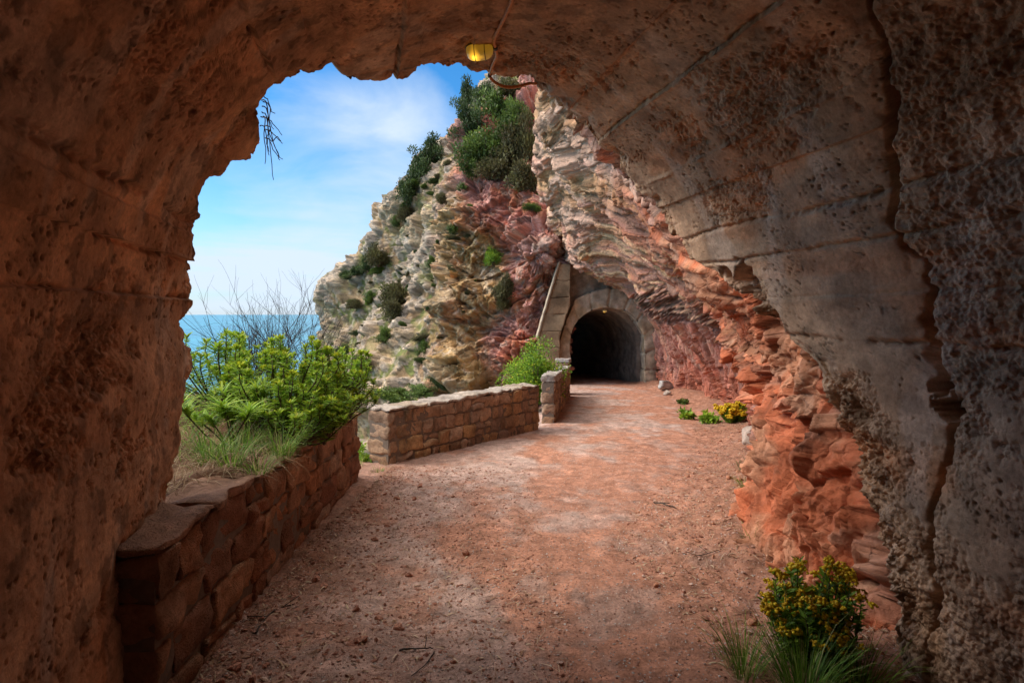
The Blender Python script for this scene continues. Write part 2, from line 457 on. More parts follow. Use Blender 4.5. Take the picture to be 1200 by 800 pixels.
# ------------------------------------------------------------------ the near tunnel
U0, RAD, ZS = .765, 1.815, 1.65
AX, AY = -.243, .970                                   # tunnel axis in plan
ARC = math.pi * RAD; SV = 1.95; STOT = 2 * SV + ARC
def prof(s):
    s = np.asarray(s, float)
    phi = math.pi - np.clip(s - SV, 0, ARC) / RAD
    u = U0 + RAD * np.cos(phi); z = ZS + RAD * np.sin(phi)
    z = np.where(s < SV, s - .30, z); z = np.where(s > SV + ARC, STOT - s - .30, z)
    nu = -np.cos(phi); nz = -np.sin(phi)
    return u, z, nu, nz
def ut_world(u, t): return AY * u + AX * t, -AX * u + AY * t
def inside(u, z): return (abs(u - U0) < RAD) if z <= ZS else ((u - U0) ** 2 + (z - ZS) ** 2 < RAD ** 2)
def hit(px, py, far=14.0):
    dx, dz = (px - CX) / FPX, -(py - HY) / FPX
    lo, hi = .2, far
    for _ in range(40):
        Y = (lo + hi) / 2
        if inside(AY * dx * Y - AX * Y, CAMH + dz * Y): lo = Y
        else: hi = Y
    return np.array([dx * lo, lo, CAMH + dz * lo])
def st_of(p):
    u = AY * p[0] - AX * p[1]; t = AX * p[0] + AY * p[1]; z = p[2]
    if z < ZS: s = z + .30 if u < U0 else SV + ARC + ZS - z
    else: s = SV + (math.pi - math.atan2(z - ZS, u - U0)) * RAD
    return s, t

MOUTH = [(203,571),(211,530),(220,496),(220,470),(228,444),(232,416),(224,400),(223,380),(232,357),(233,320),(236,297),(234,274),(246,255),(245,231),(249,219),
 (269,211),(275,201),(302,193),(312,175),(308,153),(309,129),(315,117),(320,112),(335,108),(356,94),(377,90),(393,82),(401,93),(422,102),(437,104),(461,97),(476,97),
 (486,87),(488,80),(506,80),(526,81),(537,79),(550,88),(568,88),(582,97),(598,99),(620,98),(634,112),(646,118),(672,142),(690,158),(702,171),(722,192),(727,210),(742,222),
 (760,242),(770,255),(780,272),(792,290),(810,312),(832,320),(855,346),(877,369),(900,387),(922,406),(945,421),(954,444),(960,477),(966,496),(976,528),(988,572),
 (1004,596),(1014,632),(1020,668),(1024,708),(1036,740),(1040,784)]

def make_tunnel():
    e = np.array([st_of(hit(*q)) for q in MOUTH])
    o = np.argsort(e[:, 0]); es, et = e[o, 0], e[o, 1]
    es = np.concatenate([[0], es, [STOT]]); et = np.concatenate([[et[0]], et, [et[-1]]])
    nS = 1250
    s = np.linspace(0, STOT, nS)
    edge = np.interp(s, es, et)
    q = np.stack([s * 9, s * 0, s * 0 + 3.3], -1)
    edge = edge + fbm(q, 4, 5, .6) * .035
    w = np.concatenate([np.linspace(0, .93, 40)[:-1] * 0, []])
    rows_c = np.linspace(-14, .9, 50)[:-1]
    nD = 420; f = np.linspace(0, 1, nD); f = 1 - (1 - f) ** 1.15
    T = np.concatenate([np.repeat(rows_c[:, None], nS, 1), .9 + (edge[None] - .9) * f[:, None]], 0)
    S = np.repeat(s[None], T.shape[0], 0)
    u, z, nu, nz = prof(S)
    # relief is measured outward (into the concrete) in metres
    p3 = np.stack([u * 1.0, T, z], -1)
    uu = np.stack([S, T, S * 0], -1)
    near = T > .6
    # ---- feature masks
    def blob(px, py, r, p=p3):
        h = hit(px, py); hu = AY * h[0] - AX * h[1]; ht = AX * h[0] + AY * h[1]
        d = np.sqrt((p[..., 0] - hu) ** 2 + (p[..., 1] - ht) ** 2 + (p[..., 2] - h[2]) ** 2)
        return np.exp(-(d / r) ** 2)
    crack_px = [(1012,-30),(1022,20),(1038,70),(1043,130),(1040,180),(1044,240),(1042,262),(1062,290),(1083,325),(1090,370),(1087,400),(1096,440),(1112,475),(1104,520),(1100,560),(1088,620),(1095,690),(1080,780)]
    ck = np.array([st_of(hit(*c)) for c in crack_px])
    jx = fbm(uu * 7, 3, 31) * .05
    dist = np.full(S.shape, 9.0)
    for a, b in zip(ck[:-1], ck[1:]):
        ab = b - a; L = (ab ** 2).sum()
        k = np.clip(((S + jx - a[0]) * ab[0] + (T + jx - a[1]) * ab[1]) / L, 0, 1)
        dist = np.minimum(dist, np.hypot(S + jx - a[0] - k * ab[0], T + jx - a[1] - k * ab[1]))
    # which side of the crack: smaller t (deeper inside the tunnel) is the rough slab
    cks = np.argsort(ck[:, 0]); tc_ = np.interp(S, ck[cks, 0], ck[cks, 1])
    side = sstep(.02, -.04, T - tc_ + jx) * sstep(ck[cks[0], 0] - .5, ck[cks[0], 0], S)
    n_big = fbm(uu * 1.3, 4, 61)
    n_med = fbm(uu * np.array([3.0, 1.2, 1]), 4, 71)
    rough = np.zeros(S.shape)
    for px, py, r, a in [(560,30,.42,.8),(660,60,.5,.75),(860,110,.38,1.1),(930,80,.35,1.0),(800,150,.25,.9),(840,235,.22,1.1),(880,220,.18,1.0),(775,250,.12,.9),(880,350,.20,1.3),(850,335,.12,1.2),
                         (990,480,.28,1.2),(1020,560,.34,1.2),(1000,520,.25,1.1),(1050,640,.36,1.2),(1060,730,.4,1.0),(1030,700,.3,1.1),
                         (150,90,.42,.9),(230,120,.32,.9),(280,150,.22,.8),(100,40,.5,.8),(60,450,.35,.9),(150,470,.35,.9),(110,420,.3,.8),(200,310,.2,.8),(60,520,.3,.7),(150,690,.3,.7),(300,110,.2,.5),(190,420,.15,.8)]:
        rough = np.maximum(rough, blob(px, py, r) * a * (.82 if px < 620 else .95))
    rough = rough + side * (.75 + .5 * n_big)
    rough = sstep(.34, .86, rough * .95 + n_med * .5 + n_big * .3 + fbm(uu * 9, 4, 63, .65) * .45)
    # ---- board lines
    line_px = [(745,220),(700,165),(872,207),(900,256),(934,293),(1015,345),(1000,398),(660,135), (124,202),(22,152),(20,246),(80,340),(150,240),(215,130),(300,40),(360,40),(410,40),(470,40)]
    ls = np.array([st_of(hit(*c))[0] for c in line_px])
    line = np.zeros(S.shape); ln_w = .014
    brk = sstep(-.40, -.10, fbm(uu * np.array([1.5, 3.0, 1]), 3, 83))
    for k, l in enumerate(np.sort(ls)):
        dd = (S - l + fbm(uu[..., 1:2] * np.ones(3) * 1.2 + k * 3.1, 2, 90 + k) * .03) / ln_w
        line = np.maximum(line, np.exp(-dd ** 2) * (.55 + .45 * np.sin(k * 2.3)) )
    line = line * brk
    sl = np.sort(ls); board = np.searchsorted(sl, s); boff = (np.sin(board * 12.9898) * 43758.5) % 1.0
    disp = n_big * .026 + n_med * .006 + (boff[None] - .5) * .020
    d1, v1, r1 = voro(uu * np.array([38., 38., 1]) + fbm(uu * 9, 2, 5)[..., None] * .25, 3)
    d2, v2, r2 = voro(uu * np.array([80., 80., 1]), 9)
    lump = (d1 - .45) * .021 * (.4 + 1.2 * r1[3]) + (d2 - .45) * .010 + fbm(uu * 9, 5, 12, .65) * .018
    disp = disp + rough * (lump + .008)
    pits = sstep(.80, .92, r1[0]) * sstep(.34, .12, d1) * (1 - rough) * .014
    spk = sstep(.06, .30, fbm(uu * 2.1, 4, 47)) * (1 - rough)
    pit2 = sstep(.55, .75, r2[1]) * sstep(.50, .22, d2) * spk * .007 + sstep(.72, .85, r1[1]) * sstep(.5, .2, d1) * spk * .012
    disp = disp + pit2 + pits + fbm(uu * 30, 3, 44, .6) * .0022
    lump_in = line * .030 * (1 + 1.2 * fbm(uu * 22, 2, 33))
    disp = disp + np.where(boff[None] > .25, 1, -.45) * lump_in
    ckw = .0085 * (.7 + 1.1 * sstep(-.2, .3, fbm(uu * 3.5, 2, 37)))
    disp = disp + .09 * np.exp(-(dist / ckw) ** 2) + .012 * np.exp(-(dist / .05) ** 2) * (1 + fbm(uu * 12, 3, 8))
    disp = disp - side * .012
    hole = np.maximum(blob(1108, 478, .060), blob(1098, 455, .045))
    disp = disp + .24 * sstep(.30, .62, hole + .55 * fbm(uu * 13, 4, 4, .6)) * sstep(.05, .2, hole)
    rec = np.maximum(np.maximum(blob(872, 335, .16), blob(895, 372, .15)), blob(852, 325, .09))
    recm = sstep(.35, .55, rec + .3 * fbm(uu * 6, 4, 14))
    disp = disp + recm * (.13 + .10 * fbm(uu * 8, 4, 19, .6) + lump * 1.2)
    eros = sstep(.3, .8, np.maximum(np.maximum(blob(1000,560,.3), blob(1030,660,.32)), blob(985,490,.22)) + .35 * n_med)
    disp = disp + eros * (.05 + lump * .9 + fbm(uu * 5, 4, 29) * .05)
    # broken, rounded rim at the mouth
    ed = edge[None] - T
    rim = sstep(.22, 0, ed + fbm(uu * 5, 3, 66) * .16)
    fr = facet(uu * np.array([6., 6., 1]), 23)
    disp = disp + rim * (.05 + .04 * fr + lump * .6) + sstep(.05, 0, ed) * .03
    disp = disp * sstep(-3, .6, T) 
    U = u - nu * disp; Z = z - nz * disp
    # ---- colour of the concrete itself: rust red runs on the left, grey brown on the right
    right = sstep(-.5, 1.2, u - U0)
    base = lerp3((.58, .315, .175), (.46, .285, .175), right)
    cold = lerp3((.47, .255, .145), (.44, .29, .185), right)
    base = lerp3(base, cold, sstep(-.05, .35, fbm(uu * np.array([1.1, 2.2, 1]), 4, 101)))
    rust = sstep(.12, .40, fbm(uu * np.array([2.0, .8, 1]) + 9, 4, 111)) * .7
    base = lerp3(base, np.array((.54, .26, .13)), rust)
    pale = sstep(.2, .42, fbm(uu * np.array([.9, 2.6, 1]) + 5, 4, 121)) * .55
    base = lerp3(base, np.array((.54, .39, .29)), pale)
    base = lerp3(base, base * np.array((.90, .87, .85)), rough * (.6 + .4 * r1[1]))
    base = lerp3(base, base * .5, np.clip(pit2 / .007, 0, 1))
    dark = sstep(.18, .42, fbm(uu * 7, 4, 131, .6) + .15 * n_big) * (1 - right * .6)
    base = lerp3(base, base * .48, dark * .8)
    base = base * (1 + (boff[None, :, None] - .5) * .22); base = base * (1 + .35 * fbm(uu * np.array([6, 4, 1.]), 5, 141, .65)[..., None])
    base = base * (1 + .25 * (r1[2][..., None] - .5) * rough[..., None])
    rows = [(U, T, Z)]
    tin = [base]; rgh = [rough]
    # ---- the thickness of the vault: broken end face, then the back of the shell
    last = -1
    q0 = np.stack([U[last], T[last], Z[last]], -1)
    for k, d in enumerate(np.concatenate([np.linspace(.015, .5, 26), [.5]])):
        pp = np.stack([s * 5, s * 0 + d * 5, s * 0], -1)
        push = fbm(pp, 4, 201, .6) * .10 * min(1, d / .1) + facet(pp, 205) * .05 * min(1, d / .1) - d * .25
        uo = U[last] - nu[last] * d; zo = Z[last] - nz[last] * d
        if k == 26:
            uo = U[last] - nu[last] * .5; push = push * 0 - 15
            to = np.full(nS, -14.0)
        else:
            to = T[last] + push
        rows.append((uo[None], to[None], zo[None]))
        c = lerp3((.30, .135, .08), (.36, .22, .15), right[last]) * (1 + .5 * fbm(pp * 2, 3, 211)[:, None])
        tin.append(c[None]); rgh.append(np.ones((1, nS)))
    Ua = np.concatenate([r[0] for r in rows]); Ta = np.concatenate([r[1] for r in rows]); Za = np.concatenate([r[2] for r in rows])
    X, Y = ut_world(Ua, Ta)
    g = np.stack([X, Y, Za], -1)
    V = g.reshape(-1, 3); Q = gridq(*g.shape[:2])
    # cap added at the unseen end behind the camera, keeps daylight out
    n0 = len(V); cx, cy = ut_world(U0, -14.0)
    V = np.concatenate([V, [[cx, cy, 1.4]]]); T3 = [[i, i + 1, n0] for i in range(nS - 1)]
    tint = np.concatenate([np.concatenate(tin).reshape(-1, 3), [[.1, .06, .04]]]); rr = np.concatenate([np.concatenate(rgh).ravel(), [0]])
    o = mk('concrete_tunnel', V, Q[:, ::-1], T3, M['concrete'], attrs={'tint': np.clip(tint, .01, .9), 'rgh': rr})
    tag(o, 'dark near tunnel of cracked board-marked concrete with a ragged broken mouth', 'tunnel')
    return o
make_tunnel()

# ------------------------------------------------------------------ ground of the path
FOOTR = np.array([(1.9, -14), (2.3, 2.6), (2.25, 3.7), (2.06, 4.66), (2.5, 5.8), (3.25, 7.1), (4.2, 9.2), (4.95, 11.7), (6.0, 17.4), (6.2, 22), (6.4, 26), (7, 50)])
def foot_x(Y): return np.interp(Y, FOOTR[:, 1], FOOTR[:, 0])
EDGEL = np.array([(-3.0, -14), (-2.3, 2), (-2.25, 6.9), (-2.55, 7.3), (-2.45, 7.8), (-2.15, 8.1), (.30, 11.7), (.55, 12.5), (1.6, 19), (2.3, 25), (2.4, 50)])
def edge_x(Y): return np.interp(Y, EDGEL[:, 1], EDGEL[:, 0])

def path_z(X, Y, fine=True):
    p = np.stack([X, Y, X * 0], -1)
    z = gz(Y) + fbm(p * .7, 3, 301) * .035
    fr = foot_x(Y) - X; z = z + .16 * sstep(.9, -.1, fr) * sstep(3.0, 5.0, Y)
    fl = X - edge_x(Y)
    z = z + .05 * sstep(.9, .2, fl) * sstep(8.2, 6.8, Y)
    if fine:
        lit = np.maximum(sstep(1.5, .3, fr), sstep(1.6, .5, fl) * sstep(9, 7, Y))
        z = z + fbm(p * 6, 4, 311, .6) * (.010 + .018 * lit) + ridged(p * 16, 2, 321) * .0035
    return z

def make_path():
    ys = np.concatenate([np.linspace(-14, 1.6, 30)[:-1], 1.6 + (np.linspace(0, 1, 560) ** 1.7) * 24, np.linspace(25.9, 50, 30)])
    xs = np.linspace(-2.75, 8.2, 520)
    X, Y = np.meshgrid(xs, ys)
    # squeeze columns so the sheet ends at the left drop
    X = np.maximum(X, edge_x(Y) - .25)
    Z = path_z(X, Y)
    p = np.stack([X, Y, X * 0], -1)
    red = np.array((.46, .22, .14)); grav = np.array((.48, .33, .27)); grey = np.array((.38, .295, .25)); brown = np.array((.33, .16, .10)); pale = np.array((.50, .37, .31))
    fr = foot_x(Y) - X; fl = X - edge_x(Y)
    mid = (X - edge_x(Y)) / (foot_x(Y) - edge_x(Y))
    ng = fbm(p * np.array([.9, .55, 1]), 5, 331)
    g = sstep(.12, -.16, mid - .52 + ng * .55)                       # gravelly on the left, bare red dirt on the right
    c = lerp3(red, grav, g * .9)
    c = lerp3(c, grey, sstep(.10, .55, fbm(p * np.array([1.5, 1.0, 1]) + 20, 6, 341, .65)) * .45)
    c = lerp3(c, pale, sstep(.15, .5, fbm(p * 2.2 + 7, 4, 345)) * .45 * g)
    c = lerp3(c, red * .95, sstep(.12, .45, fbm(p * 1.3 + 40, 6, 351, .62)) * .75)
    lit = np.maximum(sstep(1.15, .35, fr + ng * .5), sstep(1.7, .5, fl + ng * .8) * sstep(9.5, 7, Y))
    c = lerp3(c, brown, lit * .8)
    c = lerp3(c, np.array((.36, .165, .105)), sstep(3.6, 2.4, Y) * .3)   # darker brown inside the tunnel
    c = c * (1 + .30 * fbm(p * 18, 3, 361)[..., None] + .35 * fbm(p * 5, 4, 362)[..., None])
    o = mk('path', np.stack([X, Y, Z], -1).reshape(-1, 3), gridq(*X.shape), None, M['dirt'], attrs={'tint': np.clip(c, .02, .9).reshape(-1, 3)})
    tag(o, 'red dirt and gravel coastal path leading to the far tunnel', 'path', kind='structure')
make_path()

def terr_z(X, Y):
    d = np.maximum(0, edge_x(Y) - X)
    p = np.stack([X, Y, X * 0], -1)
    return gz(Y) - .12 - d * (.95 + .2 * fbm(p * .15, 2, 401)) - .10 * d * (d > 2) + fbm(p * .6, 5, 411, .55) * np.minimum(.45, .04 + d * .2)
def make_terrain():
    X, Y = np.meshgrid(np.linspace(-45, 3.2, 300), np.concatenate([np.linspace(-25, 6.5, 40)[:-1], np.linspace(6.5, 34, 220), np.linspace(34.5, 90, 40)]))
    Z = np.maximum(terr_z(X, Y), -45)
    p = np.stack([X, Y, Z], -1)
    Z = Z + facet(p * 1.6, 421) * .12 * sstep(.2, 1, edge_x(Y) - X)
    n = fbm(p * .8, 4, 431)
    c = lerp3((.19, .125, .065), (.33, .28, .235), sstep(.0, .22, n)); c = lerp3(c, np.array((.10, .115, .04)), sstep(.02, .3, fbm(p * 1.1 + 9, 4, 441)) * .8)
    o = mk('hillside', np.stack([X, Y, Z], -1).reshape(-1, 3), gridq(*X.shape), None, M['terrain'], attrs={'tint': c.reshape(-1, 3)})
    tag(o, 'steep scrubby slope dropping from the path to the sea', 'slope', kind='structure')
make_terrain()

def make_sea():
    r = 45000.0
    V = []; n = 64; rs = [0, 30, 80, 200, 600, 2000, 8000, r]
    for q in rs[1:]:
        for k in range(n): V.append((q * math.cos(k / n * 6.28318), q * math.sin(k / n * 6.28318), -42))
    V.append((0, 0, -42)); Q = []
    for a in range(len(rs) - 2):
        for k in range(n): Q.append((a * n + k, a * n + (k + 1) % n, (a + 1) * n + (k + 1) % n, (a + 1) * n + k))
    T = [((k + 1) % n, k, len(V) - 1) for k in range(n)]
    tag(mk('sea', V, Q, [t[::-1] for t in T], M['sea']), 'calm blue sea reaching to the horizon', 'sea', kind='structure')
make_sea()

# ------------------------------------------------------------------ cliffs
def orient(g, n, to=(0, 0, 1.8)):
    d = ((np.array(to) - g) * n).sum(-1)
    return n if np.median(d) > 0 else -n

def make_right_cliff():
    S = [
     [(2.6, -3, -.8), (2.75, -3, 0), (3.0, -3, 1), (3.2, -3, 2), (3.2, -3, 3.2), (2.6, -3, 4.6), (1.4, -3, 5.6), (-.4, -3, 6.4), (-.6, -3, 8), (4, -2, 11)],
     [(2.6, 1.2, -.6), (2.7, 1.2, 0), (2.85, 1.2, 1), (3.0, 1.2, 2), (3.0, 1.4, 3.0), (2.5, 1.6, 4.2), (1.3, 1.8, 5.2), (-.3, 1.9, 6.0), (-.5, 1.9, 8), (4, 2, 11)],
     [P(1075,860,2.9), P(1052,790,3.1), P(1022,655,3.5), P(985,500,4.0), P(925,405,4.7), P(850,310,5.3), P(740,170,5.6), P(640,30,5.4), P(600,-100,5.2), A3(4, 5, 10)],
     [P(885,690,4.55), P(893,640,4.66), P(918,560,4.75), P(930,480,5.0), P(905,405,5.6), P(838,335,6.2), P(750,225,6.6), P(655,95,6.8), P(620,-40,7.0), A3(4.5, 8, 10)],
     [P(905,590,6.9), P(905,556,7.3), P(908,500,7.3), P(888,430,7.5), P(842,360,7.8), P(785,285,8.2), P(725,200,8.5), P(672,115,8.8), P(630,20,9.4), A3(5, 11, 10.5)],
     [P(880,520,11.3), P(882,500,11.6), P(878,455,11.3), P(848,395,11.0), P(800,335,10.9), P(752,270,10.9), P(706,203,11.0), P(672,150,11.6), P(648,95,12.8), A3(5.5, 16, 11)],
     [P(835,490,17.2), P(833,468,17.3), P(824,430,16.9), P(798,380,16.2), P(758,330,15.6), P(722,280,15.2), P(690,236,15.0), P(664,190,15.6), P(642,138,17.0), A3(6, 20, 12)],
     [P(798,470,22), P(796,457,22), P(788,428,22), P(770,385,21.2), P(735,342,20.4), P(705,310,19.8), P(680,280,19.4), P(662,236,19.9), P(645,190,21.2), A3(7, 25, 12)],
     [P(776,465,25.4), P(776,450,25.6), P(774,420,25.6), P(762,362,25.4), P(728,334,25.2), P(695,322,24.8), P(672,308,24.4), P(662,278,24.8), P(652,240,26), A3(8, 30, 12)],
     [A3(7.2, 29, -2), A3(7.2, 29, -1.5), A3(7, 29, 0), A3(6.5, 29, 2.2), A3(5.5, 29, 3.6), A3(4.2, 29, 4.4), A3(3.0, 28.5, 4.8), A3(2.4, 29, 5.8), A3(2.0, 30, 7.5), A3(8, 34, 12)],
    ]
    ctrl = np.array([[np.asarray(q, float) for q in r] for r in S])
    tu = np.concatenate([np.linspace(0, 2, 30)[:-1], np.linspace(2, 4, 380)[:-1], np.linspace(4, 8, 330)[:-1], np.linspace(8, 9, 12)])
    tv = np.concatenate([np.linspace(0, 4, 330)[:-1], np.linspace(4, 8, 180)[:-1], np.linspace(8, 9, 14)])
    g = surf(ctrl, tu, tv); n = orient(g, gnorm(g), (-1.5, 6, 1.0))
    V_ = np.repeat(tv[None], len(tu), 0); U_ = np.repeat(tu[:, None], len(tv), 1)
    # bedding: runs up and away along the overhang
    d1 = np.array((-.06, .94, .33)); d1 /= np.linalg.norm(d1)
    nb = np.array((.72, -.10, .68)); nb -= d1 * nb.dot(d1); nb /= np.linalg.norm(nb); d2 = np.cross(d1, nb)
    q = g + fbm(g * .22, 3, 501)[..., None] * np.array((.5, .1, .5)) + fbm(g * 1.7, 3, 503)[..., None] * .035
    cx, cy, cz = q @ d1, q @ nb, q @ d2
    # the lower beds behind the path stand steeper
    e1 = P(833, 468, 17.3) - P(750, 320, 15.6); e1 /= np.linalg.norm(e1); e3 = np.cross(e1, nb); e3 /= np.linalg.norm(e3)
    ws = sstep(3.9, 3.1, V_) * sstep(7.0, 9.5, g[..., 1])
    cx = cx * (1 - ws) + (q @ e1) * ws; cz = cz * (1 - ws) + (q @ e3) * ws
    sc = np.stack([cx * .055, cy * 1.2, cz * 1.6], -1)
    near = sstep(12.0, 8.0, g[..., 1]) * sstep(5.2, 4.0, V_)
    far = 1 - near
    lip = sstep(5.2, 5.8, V_)
    disp = fbm(g * .33, 3, 511) * .38
    disp = disp + facet(sc * np.array((1.6, .9, .8)), 521, .9, 1.0) * (.22 - .10 * sstep(3, 4.2, V_)) * far
    disp = disp + facet(sc * np.array((3.5, 2.0, 2.0)) + 2, 531, .9, 1.0) * (.12 - .05 * sstep(3, 4.2, V_)) * far
    disp = disp + facet(sc * np.array((8, 5., 5.)) + 5, 541, .8, 1.0) * .055 * far
    disp = disp + facet(g * 1.1 + 8, 543, 1.0, .8) * .16 * lip
    gk = g @ np.array(((.80, .30, .5), (-.45, .85, .25), (-.35, -.40, .82)))
    disp = disp + (facet_c(gk * np.array((1.5, 1.5, .8)) + 3, 547, 1.3, .9, .14) * .24 + facet_c(gk * np.array((3.6, 3.6, 1.9)) + 3, 548, 1.6, .9, .12) * .15 + facet(gk * np.array((8, 8, 4.5)) + 3, 549, 1.5, .8) * .062
                   + facet(gk * np.array((19, 19, 11.)) + 3, 550, 1.4, .9) * .024 - .13) * near
    sc = lerp3(sc, gk * np.array((.9, .9, .6)), near)
    bed = fbm(np.stack([cz * 2.6 + cy * 1.2, cy * 0 + .5, cx * .06], -1), 4, 551, .62)
    und = sstep(3.4, 4.2, V_) * sstep(5.6, 5.0, V_)
    disp = disp + bed * (.17 - .07 * und) * far
    disp = disp + fbm(sc * np.array([3, 6, 6.]), 4, 561, .6) * .03 + facet(g * 1.9 + 4, 565, 1.0, .8) * (.07 - .045 * und) * far
    disp = disp * sstep(-.02, 1.0, V_)
    # keep the rock off the inside of the concrete tunnel
    gg = g + n * (disp * .9)[..., None]
    u = AY * gg[..., 0] - AX * gg[..., 1]
    # ---- rock colour by bed
    red = np.array((.46, .135, .062)); pink = np.array((.45, .20, .15)); purple = np.array((.30, .145, .125)); gold = np.array((.46, .225, .105)); cream = np.array((.50, .31, .17)); white = np.array((.47, .29, .21)); brown = np.array((.30, .135, .065))
    b1 = fbm(np.stack([cz * 2.4 + cy * 1.4, cx * .07, cy * .2], -1), 5, 571, .62)
    b2 = fbm(np.stack([cz * .9 + cy * .5, cx * .08, cy * .2 + 7], -1), 4, 575, .6)
    c = lerp3(pink, gold, sstep(3.4, 4.9, V_ + b2 * 2.6))
    c = lerp3(c, cream, sstep(.08, .26, b1) * sstep(1.6, 4.0, V_) * .8)
    c = lerp3(c, brown, sstep(-.03, -.20, b1) * sstep(2.6, 4.0, V_) * .9)
    c = lerp3(c, np.array((.47, .17, .10)), sstep(.02, .20, fbm(np.stack([cz * 3.3 + cy * 1.1, cx * .09, cy * .2 + 3], -1), 4, 578, .6)) * sstep(2.6, 3.6, V_) * .75)
    c = lerp3(c, np.array((.33, .16, .12)), sstep(.10, .26, fbm(np.stack([cz * 4.6 + cy, cx * .12, cy * .3 + 13], -1), 4, 579, .6)) * .7)
    c = lerp3(c, purple, sstep(.05, .30, b2) * sstep(4.6, 2.0, V_) * .9)
    c = lerp3(c, red, sstep(2.7, 1.2, V_ + b1 * 1.2) * .65)
    c = lerp3(c, lerp3(red, np.array((.50, .23, .13)), sstep(-.1, .3, fbm(g * 1.6, 4, 577))), sstep(8.5, 5.2, g[..., 1] + b1 * 1.5))
    c = lerp3(c, lerp3(np.array((.46, .23, .17)), np.array((.42, .25, .13)), sstep(-.1, .25, b2)), sstep(5.3, 6.0, V_ + b1 * .5) * .7)
    c = lerp3(c, white, sstep(5.7, 6.3, V_ + b1 * .5) * (.18 + 2.2 * b1 + .6 * fbm(g * .9, 4, 581)).clip(0, .85))
    c = lerp3(c, np.array((.38, .28, .21)), sstep(.25, .5, fbm(g * 1.4 + 30, 4, 585)) * .3)
    c = c * (1 + .55 * fbm(sc * np.array((2., 4, 5)), 5, 587, .6)[..., None])
    o = mk('cliff', gg.reshape(-1, 3), gridq(*gg.shape[:2]), None, M['rock'], attrs={'tint': np.clip(c, .02, .85).reshape(-1, 3), 'sc': sc.reshape(-1, 3)})
    tag(o, 'overhanging banded red and gold rock face leaning over the path', 'cliff', kind='structure')
    return gg
RC = make_right_cliff()

